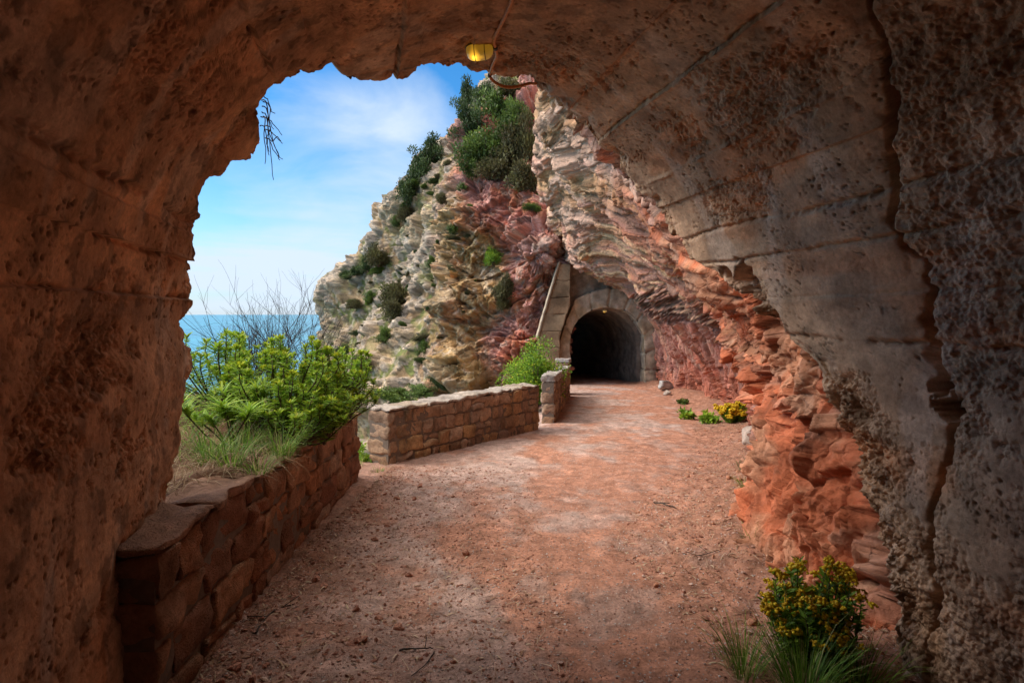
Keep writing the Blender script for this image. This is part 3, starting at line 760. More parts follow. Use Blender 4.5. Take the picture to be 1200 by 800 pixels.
def make_far_cliff():
    # rows: picture height, then (picture x, distance) from the hidden right end to the outline on the left
    rows = [
     (-90,  [(760,31),(730,33),(710,35),(690,37),(680,38),(672,39),(664,40),(655,42)]),
     (40,   [(745,27),(712,29),(690,31),(665,33),(650,34),(640,36),(630,38),(620,40)]),
     (120,  [(735,26),(695,28),(655,29.5),(624,30),(600,31),(585,33),(570,35),(552,37)]),
     (165,  [(735,25.9),(690,27),(643,28),(600,29),(560,30),(546,33),(534,36),(522,38)]),
     (210,  [(735,25.9),(682,26.3),(640,27),(592,28),(545,29),(525,32),(500,36),(478,39)]),
     (255,  [(735,26.2),(680,26.3),(640,25.9),(592,27.5),(535,28.5),(515,32),(490,36),(460,41)]),
     (298,  [(735,26.6),(676,26.3),(632,25.0),(587,27.5),(527,28.5),(505,32),(466,37),(424,43)]),
     (335,  [(668,26.8),(660,26.5),(628,26.6),(582,27.7),(522,28.5),(500,31),(450,37),(386,46)]),
     (390,  [(666,26.8),(655,26.5),(608,26.6),(575,27.5),(525,28.2),(495,30.5),(440,36),(376,46)]),
     (440,  [(666,26.8),(655,26.3),(600,26.2),(570,26.8),(525,27.2),(490,29),(430,34),(366,44)]),
     (520,  [(668,26.6),(655,26.0),(600,25.4),(570,25.7),(525,26),(480,28),(425,32),(356,42)]),
     (640,  [(668,26.4),(655,25.5),(600,24.6),(570,24.8),(520,25),(470,27),(410,31),(330,41)]),
     (900,  [(668,26.4),(655,25),(600,23.6),(570,24),(510,24),(450,25),(380,29),(280,39)]),
    ]
    C = []
    for py, r in rows:
        pts = [P(px, py, Y) for px, Y in r]
        e = pts[-1]; pts += [e + np.array((2.5, 7, -.5)), e + np.array((9, 16, -1))]
        C.append(pts)
    ctrl = np.array(C); R = len(rows)
    tu = np.concatenate([np.linspace(0, 1, 20)[:-1], np.linspace(1, 10, 520)[:-1], np.linspace(10, R - 1, 50)])
    tv = np.concatenate([np.linspace(0, 7.3, 500)[:-1], np.linspace(7.3, 9, 30)])
    g = surf(ctrl, tu, tv); n = orient(g, gnorm(g))
    V_ = np.repeat(tv[None], len(tu), 0); U_ = np.repeat(tu[:, None], len(tv), 1)
    grey = sstep(4.3, 5.0, V_ + .35 * fbm(g * .35, 3, 601))              # the scrubby limestone slope
    thr = np.interp(U_, [1, 3, 4, 5, 6, 7, 9, 12], [5., 4.9, 4.7, 3.9, 3.2, 3.0, 2.85, 2.8])
    yel = sstep(-.25, .35, V_ - thr + .7 * fbm(g * .3, 3, 603)) * (1 - grey)
    nb = np.array((.30, -.10, .95)); nb /= np.linalg.norm(nb); d1 = np.array((.93, .2, -.28)); d1 -= nb * d1.dot(nb); d1 /= np.linalg.norm(d1); d2 = np.cross(d1, nb)
    q = g + fbm(g * .3, 3, 611)[..., None] * np.array((.5, .5, 1.1)) + fbm(g * .9, 3, 613)[..., None] * .25
    cx, cy, cz = q @ d1, q @ nb, q @ d2
    sc = np.stack([cx * .45, cy * 1.2, cz * .6], -1)
    fade = sstep(7.6, 7.0, V_) * .6 + .4
    lay = cy * 1.5 + fbm(g * .4, 3, 619) * .5
    fl = np.floor(lay); fr_ = lay - fl
    hA = hf(fl.astype(np.int64), fl.astype(np.int64) * 0, fl.astype(np.int64) * 0, 5); hB = hf(fl.astype(np.int64) + 1, fl.astype(np.int64) * 0, fl.astype(np.int64) * 0, 5)
    step = hA + (hB - hA) * sstep(.72, 1.0, fr_) - .5
    bed = fbm(np.stack([cx * .10, cy * 2.2, cz * .1], -1), 4, 621, .6)
    disp = fbm(g * .16, 3, 631) * 1.2 * fade
    gq = g + fbm(g * .8, 2, 633)[..., None] * .15
    rk = np.array(((.86, .1, -.5), (.05, 1, .1), (.5, -.1, .86))); gr = gq @ rk
    rockd = facet_c(gr * np.array((.40, .4, .55)), 641, 1.4, 1.0, .16) * .90 + facet(gr * np.array((.9, .9, 1.7)) + 4, 643, 1.2) * .36 + facet(gr * np.array((2.1, 2.1, 3.4)), 645, 1.2) * .17 + facet(gr * np.array((5., 5, 7)), 646, 1.2) * .07
    rockd = rockd + step * (.25 + .45 * yel) + bed * .22
    # the scrubby slope: separate broken boulders standing out of soil
    crop = sstep(-.22, .22, fbm(g * .22, 4, 651))
    bo = 0; br = 0
    for fq, amp, sd in ((.36, 1.5, 653), (.75, .85, 655), (1.7, .36, 657)):
        dq, vq, rq = voro(gr * np.array((1, 1, 1.35)) * fq, sd)
        on = sstep(.50, .62, rq[0] + .35 * (crop - .5))
        h = on * sstep(.62, .30, dq + .12 * (rq[1] - .5)) * amp * (.6 + .4 * rq[2]) + on * sstep(.62, .4, dq) * (vq[..., 0] * (rq[1] - .5) + vq[..., 2] * (rq[3] - .5)) * amp * .9
        bo = np.maximum(bo, h); br = np.maximum(br, on * sstep(.60, .50, dq))
    greyd = bo * .62 + br * (facet(gr * np.array((2.4, 2.4, 4.)), 659, 1.1) * .16 + facet(gr * np.array((5.5, 5.5, 8.)), 660, 1.1) * .06)
    crop = br
    disp = disp + (rockd * (1 - grey) + greyd * grey) * (.55 + .45 * fade)
    disp = disp + fbm(g * 2.2, 4, 661, .6) * .06
    gg = g + n * disp[..., None]
    red = np.array((.42, .15, .10)); pink = np.array((.48, .235, .19)); yellow = np.array((.38, .22, .09)); tan = np.array((.44, .30, .165)); lime = np.array((.385, .30, .225)); soil = np.array((.24, .15, .075)); moss = np.array((.14, .15, .045)); rust = np.array((.36, .12, .05))
    n1 = fbm(g * .55, 4, 671); n2 = fbm(g * 1.3, 4, 673)
    c = lerp3(red, pink, sstep(-.12, .22, n1)); c = lerp3(c, rust, sstep(.10, .35, n2) * .6)
    y = lerp3(yellow, tan, sstep(-.1, .25, bed)); y = lerp3(y, rust, sstep(.18, .4, n1) * .5); y = lerp3(y, lime, sstep(.2, .45, n2) * .35)
    c = lerp3(c, y, yel)
    # the upper right shoulder and the overhang near the portal stay red
    s = lerp3(soil, lime, crop * .9 + .05); s = lerp3(s, moss, sstep(-.12, .2, fbm(g * .8 + 11, 4, 675)) * (1 - crop) * .95)
    s = lerp3(s, np.array((.42, .28, .15)), sstep(.0, .3, n1) * .6)
    c = lerp3(c, s, grey)
    c = lerp3(c, moss, sstep(.22, .42, fbm(g * .7 + 31, 4, 677)) * (.15 + .4 * grey))
    c = lerp3(c, np.array((.42, .335, .265)), sstep(.28, .48, fbm(g * 2.1 + 3, 4, 679)) * .5)
    c = c * (1 + .65 * fbm(sc * 2.6, 5, 681, .6)[..., None])
    o = mk('headland', gg.reshape(-1, 3), gridq(*gg.shape[:2]), None, M['rock_far'], attrs={'tint': np.clip(c, .02, .8).reshape(-1, 3), 'sc': sc.reshape(-1, 3)})
    tag(o, 'rocky headland of red, yellow and grey broken limestone above the sea', 'headland', kind='structure')
    return gg, n
FC, FCN = make_far_cliff()
_fc = FC.reshape(-1, 3); _fpx = CX + _fc[:, 0] / _fc[:, 1] * FPX; _fpy = HY - (_fc[:, 2] - CAMH) / _fc[:, 1] * FPX
def on_cliff(px, py, r=5):
    """nearest visible point of the headland in a given direction"""
    m = np.hypot(_fpx - px, _fpy - py) < r
    if not m.any(): return P(px, py, 38.0)
    c = _fc[m]; Y = c[:, 1]; k = np.argsort(Y)[len(Y) // 5]
    return c[k]

# rock mass over and behind the near tunnel (keeps daylight out of it)
def make_hill_mass():
    X, Y = np.meshgrid(np.linspace(-14, 14, 70), np.linspace(-30, 4.4, 70))
    u = AY * X - AX * Y
    z = 4.3 + .35 * np.clip(np.abs(-Y + 2), 0, 30) * .6 + .35 * np.clip(u, -2, 12)
    p = np.stack([X, Y, z], -1)
    z = z + facet(p * .5, 701) * .7 + fbm(p * .3, 3, 703) * .8
    z = z - sstep(2.0, 5.0, U0 - u - RAD) * 9
    front = sstep(1.4, 4.4, Y + .35 * X + .3 * fbm(p * .6, 3, 705))
    z = np.maximum(z - front * 1.0, 4.15 + .1 * facet(p, 707)) - sstep(2.0, 5.0, U0 - u - RAD) * 3
    c = lerp3((.30, .16, .10), (.40, .33, .27), sstep(-.1, .2, fbm(p * .5, 4, 709)))
    Y2 = np.minimum(Y, 3.3 - .25 * X * 0)
    tag(mk('hill', np.stack([X, Y2, z], -1).reshape(-1, 3), gridq(*X.shape), None, M['terrain'], attrs={'tint': c.reshape(-1, 3)}), 'rocky hill over the near tunnel', 'hill', kind='structure')
make_hill_mass()

# ------------------------------------------------------------------ masonry
_c1 = np.array([-1, -.97, -.88, -.6, -.2, .2, .6, .88, .97, 1.0])
def rbox():
    k = len(_c1); V = []; Q = []; n = 0
    for ax in range(3):
        for sg in (-1, 1):
            a, b = np.meshgrid(_c1, _c1, indexing='ij')
            f = np.zeros((k, k, 3)); f[..., ax] = sg; f[..., (ax + 1) % 3] = a; f[..., (ax + 2) % 3] = b
            q = gridq(k, k) + n
            V.append(f.reshape(-1, 3)); Q.append(q[:, ::-1] if sg < 0 else q); n += k * k
    return np.concatenate(V), np.concatenate(Q)
RB_V, RB_Q = rbox()
def block(half, rad, seed, rough=.012, bulge=.01, freq=7.0):
    h = np.array(half, float); rad = min(rad, h.min() * .7)
    p = RB_V * h; core = np.clip(p, -(h - rad), h - rad); d = p - core
    L = np.linalg.norm(d, axis=1, keepdims=True); v = core + d / np.maximum(L, 1e-6) * rad
    q = v * freq + seed * 7.31
    nn = v / np.linalg.norm(v, axis=1, keepdims=True)
    v = v + np.stack([pn(q, 1), pn(q + 31, 2), pn(q + 67, 3)], -1) * rough * 1.6 + nn * fbm(q * 2.1, 3, 4)[:, None] * rough
    sk = pn(q * .35 + 9, 5)[:, None]
    return v + np.sign(RB_V) * 0 + d / np.maximum(L, 1e-6) * sk * rough

def pal(r, cols):
    r = np.clip(r, 0, .9999) * (len(cols) - 1); i = r.astype(int); f = (r - i)[..., None]; c = np.array(cols)
    return c[i] * (1 - f) + c[np.minimum(i + 1, len(cols) - 1)] * f

def wall(name, label, A, B, hA, hB, thick, courses, slen, seed, cols, cap_cols, cap_h=.07, cap_len=.5, gap=.008, rough=.012, rad=.03, jit=.25, cap_over=.02):
    """A to B: foot of the face on the path side; the wall's thickness lies to the left of that line"""
    A = np.array(A, float); B = np.array(B, float); L = np.linalg.norm(B - A); d = (B - A) / L; b = np.array([-d[1], d[0]])
    root = empty(name, (0, 0, 0), label, 'wall')
    rs = np.random.RandomState(seed)
    def put(v, a0, z0, dep):                              # local (along, depth, up) -> world
        a = a0 + v[:, 0]; dd = dep + v[:, 1]
        X = A[0] + d[0] * a + b[0] * dd; Y = A[1] + d[1] * a + b[1] * dd
        k = np.clip(a / L, -.1, 1.1); hh = hA + (hB - hA) * k
        Yb = A[1] + d[1] * a
        return np.stack([X, Y, gz(Yb) - .06 + (z0 + v[:, 2]) * (hh + .06)], -1)
    body = MB(); cap = MB()
    hm = (hA + hB) / 2 + .06; ch = cap_h / hm
    e = np.cumsum(np.concatenate([[0], 1 + (rs.rand(courses) - .5) * jit])); e = e / e[-1] * (1 - ch)
    for c in range(courses):
        a = 0.0; first = True
        while a < L - .02:
            w = slen * (.55 + rs.rand() * .95)
            if first and c % 2: w *= .6
            first = False
            if L - a - w < slen * .4: w = L - a
            split = rs.rand() < .16 and e[c + 1] - e[c] > .12
            hs = [(e[c], e[c + 1])] if not split else [(e[c], (e[c] + e[c + 1]) / 2), ((e[c] + e[c + 1]) / 2, e[c + 1])]
            for z0, z1 in hs:
                zh = (z1 - z0) / 2
                v = block(((w - gap) / 2, thick / 2 - .004 + (rs.rand() - .5) * .022, (zh * hm - gap / 2)), rad, rs.rand() * 50, rough)
                v[:, 2] /= hm; r = rs.rand()
                s = 1 + (rs.rand() - .5) * .10; v[:, 2] = v[:, 2] + v[:, 0] * (rs.rand() - .5) * .08 / hm
                body.add(put(v, a + w / 2, (z0 + z1) / 2, thick / 2 + (rs.rand() - .5) * .014), RB_Q, None, r)
            a += w
    # mortar core
    m = MB(); v = RB_V * np.array([L / 2 - .015, thick / 2 - .028, (1 - ch) / 2 - .01]); m.add(put(v, L / 2, (1 - ch) / 2, thick / 2), RB_Q)
    a = 0.0
    while a < L - .02:
        w = cap_len * (.6 + rs.rand() * .8)
        if L - a - w < cap_len * .4: w = L - a
        v = block(((w - gap) / 2, thick / 2 + cap_over + (rs.rand() - .5) * .02, cap_h / 2 * (.85 + .3 * rs.rand())), .018, rs.rand() * 50, rough * 1.1); v[:, 2] /= hm
        cap.add(put(v, a + w / 2, 1 - ch / 2 + (rs.rand() - .5) * .012 / hm, thick / 2), RB_Q, None, rs.rand()); a += w
    def fin(mb, nm, cl):
        V = np.concatenate(mb.V); r = np.concatenate(mb.A)
        t = pal(r, cl) * (1 + .5 * fbm(V * 5, 4, 801 + seed)[:, None])
        return mb.build(nm, M['stone'], root, True, None, {'tint': np.clip(t, .02, .85)})
    fin(body, 'masonry', cols); fin(cap, 'coping', cap_cols)
    m.build('mortar', M['mortar'], root)
    return root
BR = [(.25, .15, .09), (.35, .215, .125), (.38, .25, .165), (.30, .18, .115), (.46, .28, .135), (.40, .28, .20), (.21, .135, .095)]
RED = [(.30, .125, .065), (.40, .19, .095), (.36, .21, .13), (.26, .115, .065), (.44, .23, .12), (.40, .27, .19)]
PALE = [(.42, .36, .31), (.50, .44, .39), (.45, .37, .30), (.56, .50, .45)]
wall('low_stone_wall', 'reddish stone wall holding the planted bed beside the tunnel mouth', (-1.53, 2.47), (-1.87, 7.0), .80, .83, .36, 4, .42, 5, RED, [(.40, .21, .13), (.34, .18, .11), (.46, .28, .19)], .04, .5, .010, .022, .03, cap_over=-.004)
wall('low_stone_wall', 'brown squared-stone wall with pale coping at the bend of the path', (-1.70, 7.86), (.56, 11.4), .78, .90, .42, 4, .25, 9, BR, [(.36, .29, .235), (.44, .37, .31), (.39, .30, .22), (.48, .42, .36)], .045, .36, .016, .020, .028, cap_over=.0)
wall('low_stone_wall', 'short stone wall with grey coping leading up to the far tunnel', (.92, 12.2), (1.95, 19.2), 1.04, 1.02, .30, 4, .36, 14, BR, [(.40, .34, .30), (.46, .40, .35), (.38, .32, .27)], .15, .9, .014, .02, .04, cap_over=.004)
wall('stone_pier', 'small square stone pier between the short wall and the far portal', (1.95, 19.6), (2.10, 20.5), 1.26, 1.26, .45, 3, .5, 21, BR, [(.40, .34, .30), (.46, .40, .35)], .14, .9, .01, .014, .03)

# ------------------------------------------------------------------ far portal
def resamp(pts, n):
    pts = np.array(pts, float); L = np.concatenate([[0], np.cumsum(np.linalg.norm(np.diff(pts, axis=0), axis=1))])
    t = np.linspace(0, L[-1], n); return np.stack([np.interp(t, L, pts[:, k]) for k in range(pts.shape[1])], -1)
def make_portal():
    root = empty('tunnel_portal', (4.3, 25.7, float(gz(25.7))), 'far arched concrete tunnel portal set into the red cliff', 'tunnel portal')
    loc = np.array(root.location)
    Y0 = 25.7; cx, hw, zc, zf = 4.30, 1.70, 2.12, -1.75; sp = zc - hw
    inner = [(cx - hw, zf)] + [(cx + hw * math.cos(a), sp + hw * math.sin(a)) for a in np.linspace(math.pi, 0, 60)] + [(cx + hw, zf)]
    n = 170; I = resamp(inner, n)
    wpx = lambda L: np.array([[(px - CX) / FPX * Y0, CAMH - (py - HY) / FPX * Y0] for px, py in L])
    O = resamp(wpx([(652, 468), (652, 413), (662, 380), (674, 351), (690, 343), (712, 338), (732, 338), (752, 348), (762, 361), (770, 380), (771, 468)]), n)
    O2 = resamp(wpx([(632, 468), (634, 400), (648, 345), (660, 303), (690, 292), (725, 296), (770, 312), (800, 350), (805, 468)]), n)
    def skin(rows, name, seed, cols, rough, mat=M['portal'], joints=None):
        g = np.array(rows); nn = gnorm(g)
        d = fbm(g * 1.3, 4, seed, .55) * rough + facet(g * 2.2, seed + 3) * rough * .35
        jd = 0
        if joints is not None:
            fj = (np.arange(g.shape[1]) / g.shape[1] * joints + .15 * pn(g[:1] * .9, 3)[0]) % 1.0; jd = np.exp(-((fj - .5) / .032) ** 2)[None]; d = d - .085 * jd * np.sign(np.median(((np.array((4.3, 15, 1)) - g) * nn).sum(-1)))
        gg = g + nn * d[..., None]
        t = pal(np.clip(.5 + fbm(g * .8, 4, seed + 9) * 1.1, 0, 1), cols) * (1 + .5 * fbm(g * 3, 4, seed + 5)[..., None])
        mk(name, (gg - loc).reshape(-1, 3), gridq(*gg.shape[:2]), None, mat, root, attrs={'tint': np.clip(t, .02, .8).reshape(-1, 3)})
    def ring(off, yy): return np.stack([off[:, 0], np.full(n, yy), off[:, 1]], -1)
    rows = [ring(I, y) for y in np.linspace(Y0 + 2.2, Y0 - .02, 30)]
    rows += [ring(I * (1 - f) + O * f, Y0 - .03 * math.sin(math.pi * f) - .02) for f in np.linspace(.02, .98, 18)]
    rows += [ring(O, y) for y in np.linspace(Y0, Y0 + .5, 8)]
    conc = [(.36, .275, .185), (.47, .37, .26), (.54, .43, .31), (.46, .34, .21)]
    skin(rows, 'arch_ring', 851, conc, .05, joints=13)
    rows = [ring(O * (1 - f) + O2 * f, Y0 + .28) for f in np.linspace(-.05, 1, 40)]
    skin(rows, 'facade', 861, [(.28, .225, .165), (.38, .31, .23), (.44, .36, .26)], .10)
    # lining, slightly narrower than the ring
    I2 = (I - np.array([cx, 0])) * np.array([.955, 1]) + np.array([cx, 0]); I2[:, 1] = np.where(I2[:, 1] > 0, I2[:, 1] * .965, I2[:, 1])
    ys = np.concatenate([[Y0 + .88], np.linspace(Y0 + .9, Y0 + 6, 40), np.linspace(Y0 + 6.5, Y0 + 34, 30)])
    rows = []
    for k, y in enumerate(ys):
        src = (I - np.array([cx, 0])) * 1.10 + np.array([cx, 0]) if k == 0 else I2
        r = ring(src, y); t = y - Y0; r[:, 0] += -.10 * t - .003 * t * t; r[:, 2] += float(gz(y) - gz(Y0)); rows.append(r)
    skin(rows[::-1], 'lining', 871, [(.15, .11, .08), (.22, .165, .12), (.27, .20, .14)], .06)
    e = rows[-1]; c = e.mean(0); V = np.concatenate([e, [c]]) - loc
    mk('end_cap', V, None, [(i, i + 1, n) for i in range(n - 1)], M['mortar'], root)  # cap added at the end of the lining so the tunnel stays dark
    # stepped side buttress: courses between two sloping edges
    bt = MB(); zz = np.linspace(-1.9, 4.02, 9)
    lft = lambda z: float(np.interp(z, [-1.9, .8, 4.02], [1.08, 1.16, 2.10])); rgt = lambda z: float(np.interp(z, [-1.9, .8, 2.2, 4.02], [2.10, 2.10, 2.55, 2.58]))
    for k in range(8):
        z0, z1 = zz[k], zz[k + 1]
        v = block((1, .62, (z1 - z0) / 2 - .008), .03, k * 3.3, .03, .02)
        zw = (z0 + z1) / 2 + v[:, 2]; l = np.array([lft(z) for z in zw]); r = np.array([rgt(z) for z in zw])
        X = l + (r - l) * (v[:, 0] + 1) / 2
        bt.add(np.stack([X, Y0 - .12 + v[:, 1] * .9 + .006 * k, zw], -1) - loc, RB_Q, None, (k * .37) % 1)
    V = np.concatenate(bt.V); t = pal(np.concatenate(bt.A), [(.24, .15, .085), (.30, .20, .12), (.27, .16, .09)]) * (1 + .6 * fbm(V * 1.6, 4, 881)[:, None])
    bt.build('buttress', M['portal'], root, True, None, {'tint': np.clip(t, .02, .8)})
    sl = MB(); zs = np.linspace(.75, 4.05, 30); L = np.array([[lft(z) - .02, Y0 - .12, z + .02] for z in zs])
    g = np.stack([L + np.array([-.05, dy, 0]) for dy in (-.62, -.3, 0, .3, .6)] , 1); g2 = g + np.array((.09, 0, .03))
    rim = np.concatenate([g, g2[:, ::-1], g[:, :1]], 1)
    rim = rim + np.stack([pn(rim * 3, 5), pn(rim * 3 + 9, 6), pn(rim * 3 + 4, 7)], -1) * .03
    mk('coping', (rim - loc).reshape(-1, 3), gridq(*rim.shape[:2]), None, M['portal'], root, attrs={'tint': np.tile((.44, .345, .25), (rim.shape[0] * rim.shape[1], 1))})
make_portal()

# ------------------------------------------------------------------ planted bed beside the mouth
def bed_lim(Y):
    front = np.interp(Y, [2.47, 7.0], [-1.53, -1.87])
    return front - .08 - .05 * np.sin(Y * 5.1) * np.sin(Y * 2.3) - .30 * sstep(3.75, 3.35, Y)
def bed_z(X, Y):
    p = np.stack([X, Y, X * 0], -1)
    z = .73 + .10 * sstep(-2.2, -3.6, X) + fbm(p * 1.6, 4, 901) * .10 + fbm(p * 9, 3, 903) * .018
    top = gz(Y) + np.interp(Y, [2.47, 7.0], [.80, .83]) + .012
    k = sstep(-2.35, -1.95, X) * sstep(3.3, 3.6, Y)
    z = z * (1 - k) + (np.maximum(z, top + .03) * (1 - sstep(.14, .0, bed_lim(Y) - X)) + (top - .012) * sstep(.14, .0, bed_lim(Y) - X)) * k
    z = z - sstep(6.85, 7.3, Y) * 2.8 - np.maximum(0, -3.9 - X) * 1.1
    return z
def make_bed():
    f, Y = np.meshgrid(1 - (1 - np.linspace(0, 1, 240)) ** 1.6, np.linspace(2.4, 8.0, 260))
    X = -8 + f * (bed_lim(Y) + 8); Z = bed_z(X, Y); p = np.stack([X, Y, Z], -1)
    c = lerp3((.15, .075, .045), (.26, .15, .09), sstep(-.2, .25, fbm(p * 3, 4, 905)))
    tag(mk('soil_bed', p.reshape(-1, 3), gridq(*X.shape)[:, ::-1], None, M['dirt'], attrs={'tint': c.reshape(-1, 3)}), 'raised bed of dry brown soil behind the reddish wall', 'soil', kind='structure')
make_bed()

# ------------------------------------------------------------------ plants
LEAF_V = np.array([(0, 0, 0), (.5, .42, .07), (0, 1, -.03), (-.5, .42, .07)]); LEAF_Q = [(0, 1, 2, 3)]
LANCE_V = np.array([(-.12, 0, 0), (.12, 0, 0), (.5, .38, .05), (-.5, .38, .05), (.36, .75, .03), (-.36, .75, .03), (0, 1, -.05), (0, .40, -.03)])
LANCE_Q = [(0, 1, 2, 7), (0, 7, 3, 0)]
LANCE_Q = []; LANCE_T = [(0, 1, 7), (1, 2, 7), (0, 7, 3), (7, 2, 4), (7, 5, 3), (7, 4, 6), (7, 6, 5)]

def dir_mats(dirs, rs, roll=.7):
    """rotation matrices whose y axis is dirs and whose z axis points mostly up"""
    y = dirs / np.linalg.norm(dirs, axis=1, keepdims=True)
    up = np.array((0, 0, 1.0)) + rs.normal(0, roll, y.shape)
    x = np.cross(y, up); x /= np.linalg.norm(x, axis=1, keepdims=True) + 1e-9
    return np.stack([x, y, np.cross(x, y)], -1)

def shrub(name, label, pos, rx, ry, rz, nl, ls, leafmat, seed, group=None, cat='shrub', clumps=34, open_=.5, flowers=None, scale_w=.5):
    rs = np.random.RandomState(seed)
    root = empty(name, tuple(pos), label, cat, group)
    # clump centres spread through an uneven dome
    c = rs.normal(0, 1, (clumps, 3)); c /= np.linalg.norm(c, axis=1, keepdims=True); c *= (rs.rand(clumps, 1) ** .45)
    c[:, 2] = np.abs(c[:, 2]) * 1.0
    c = c * np.array((rx, ry, rz)) * .86 * (.72 + .5 * rs.rand(clumps, 1)) + np.array((0, 0, rz * .10))
    cr = (.16 + .20 * rs.rand(clumps)) * (rx + ry + rz) / 3 * 1.25
    st = MB()
    for k in range(clumps):
        mid = c[k] * .5 + rs.normal(0, .07, 3) * rx; mid[2] = max(0, mid[2] * .8)
        pts = cr1(np.array([(rs.normal(0, .03) * rx, rs.normal(0, .03) * ry, -.12 * rz), mid * .4, mid, c[k]]), np.linspace(0, 3, 8))
        st.tube(pts, np.linspace(.022, .006, 8) * (rx + rz) * .8, 4)
    st.build('stem', M['bark'], root)
    k = rs.choice(clumps, nl, p=cr ** 2 / (cr ** 2).sum())
    o = rs.normal(0, 1, (nl, 3)); o /= np.linalg.norm(o, axis=1, keepdims=True); o *= (rs.rand(nl, 1) ** open_) * cr[k][:, None]; o[:, 2] *= .8
    pt = c[k] + o
    dr = o / cr[k][:, None] + rs.normal(0, .55, (nl, 3)) + np.array((0, 0, .35))
    R = dir_mats(dr, rs, .9); s = ls * (.6 + .8 * rs.rand(nl)); S = np.stack([s * scale_w, s, s], 1)
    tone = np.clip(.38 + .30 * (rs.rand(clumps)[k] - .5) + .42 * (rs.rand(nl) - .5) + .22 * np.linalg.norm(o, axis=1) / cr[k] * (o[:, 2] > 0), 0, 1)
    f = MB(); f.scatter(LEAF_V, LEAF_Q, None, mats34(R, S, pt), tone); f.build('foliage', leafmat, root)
    if flowers:
        nf, fs, fm = flowers
        top = pt[rs.permutation(nl)]; d = np.linalg.norm(top / np.array((rx, ry, rz)), axis=1); top = top[d > .62][:nf]
        f = MB(); n = len(top)
        f.scatter(OCT_V, None, OCT_T, mats34(rotm(n, 3, rs), fs * (.6 + .8 * rs.rand(n)), top + np.array((0, 0, fs))), rs.rand(n)); f.build('blossoms', fm, root)
    return root
OCT_V = np.array([(1, 0, 0), (-1, 0, 0), (0, 1, 0), (0, -1, 0), (0, 0, .8), (0, 0, -.8)]) * .5
OCT_T = [(0, 2, 4), (2, 1, 4), (1, 3, 4), (3, 0, 4), (2, 0, 5), (1, 2, 5), (3, 1, 5), (0, 3, 5)]

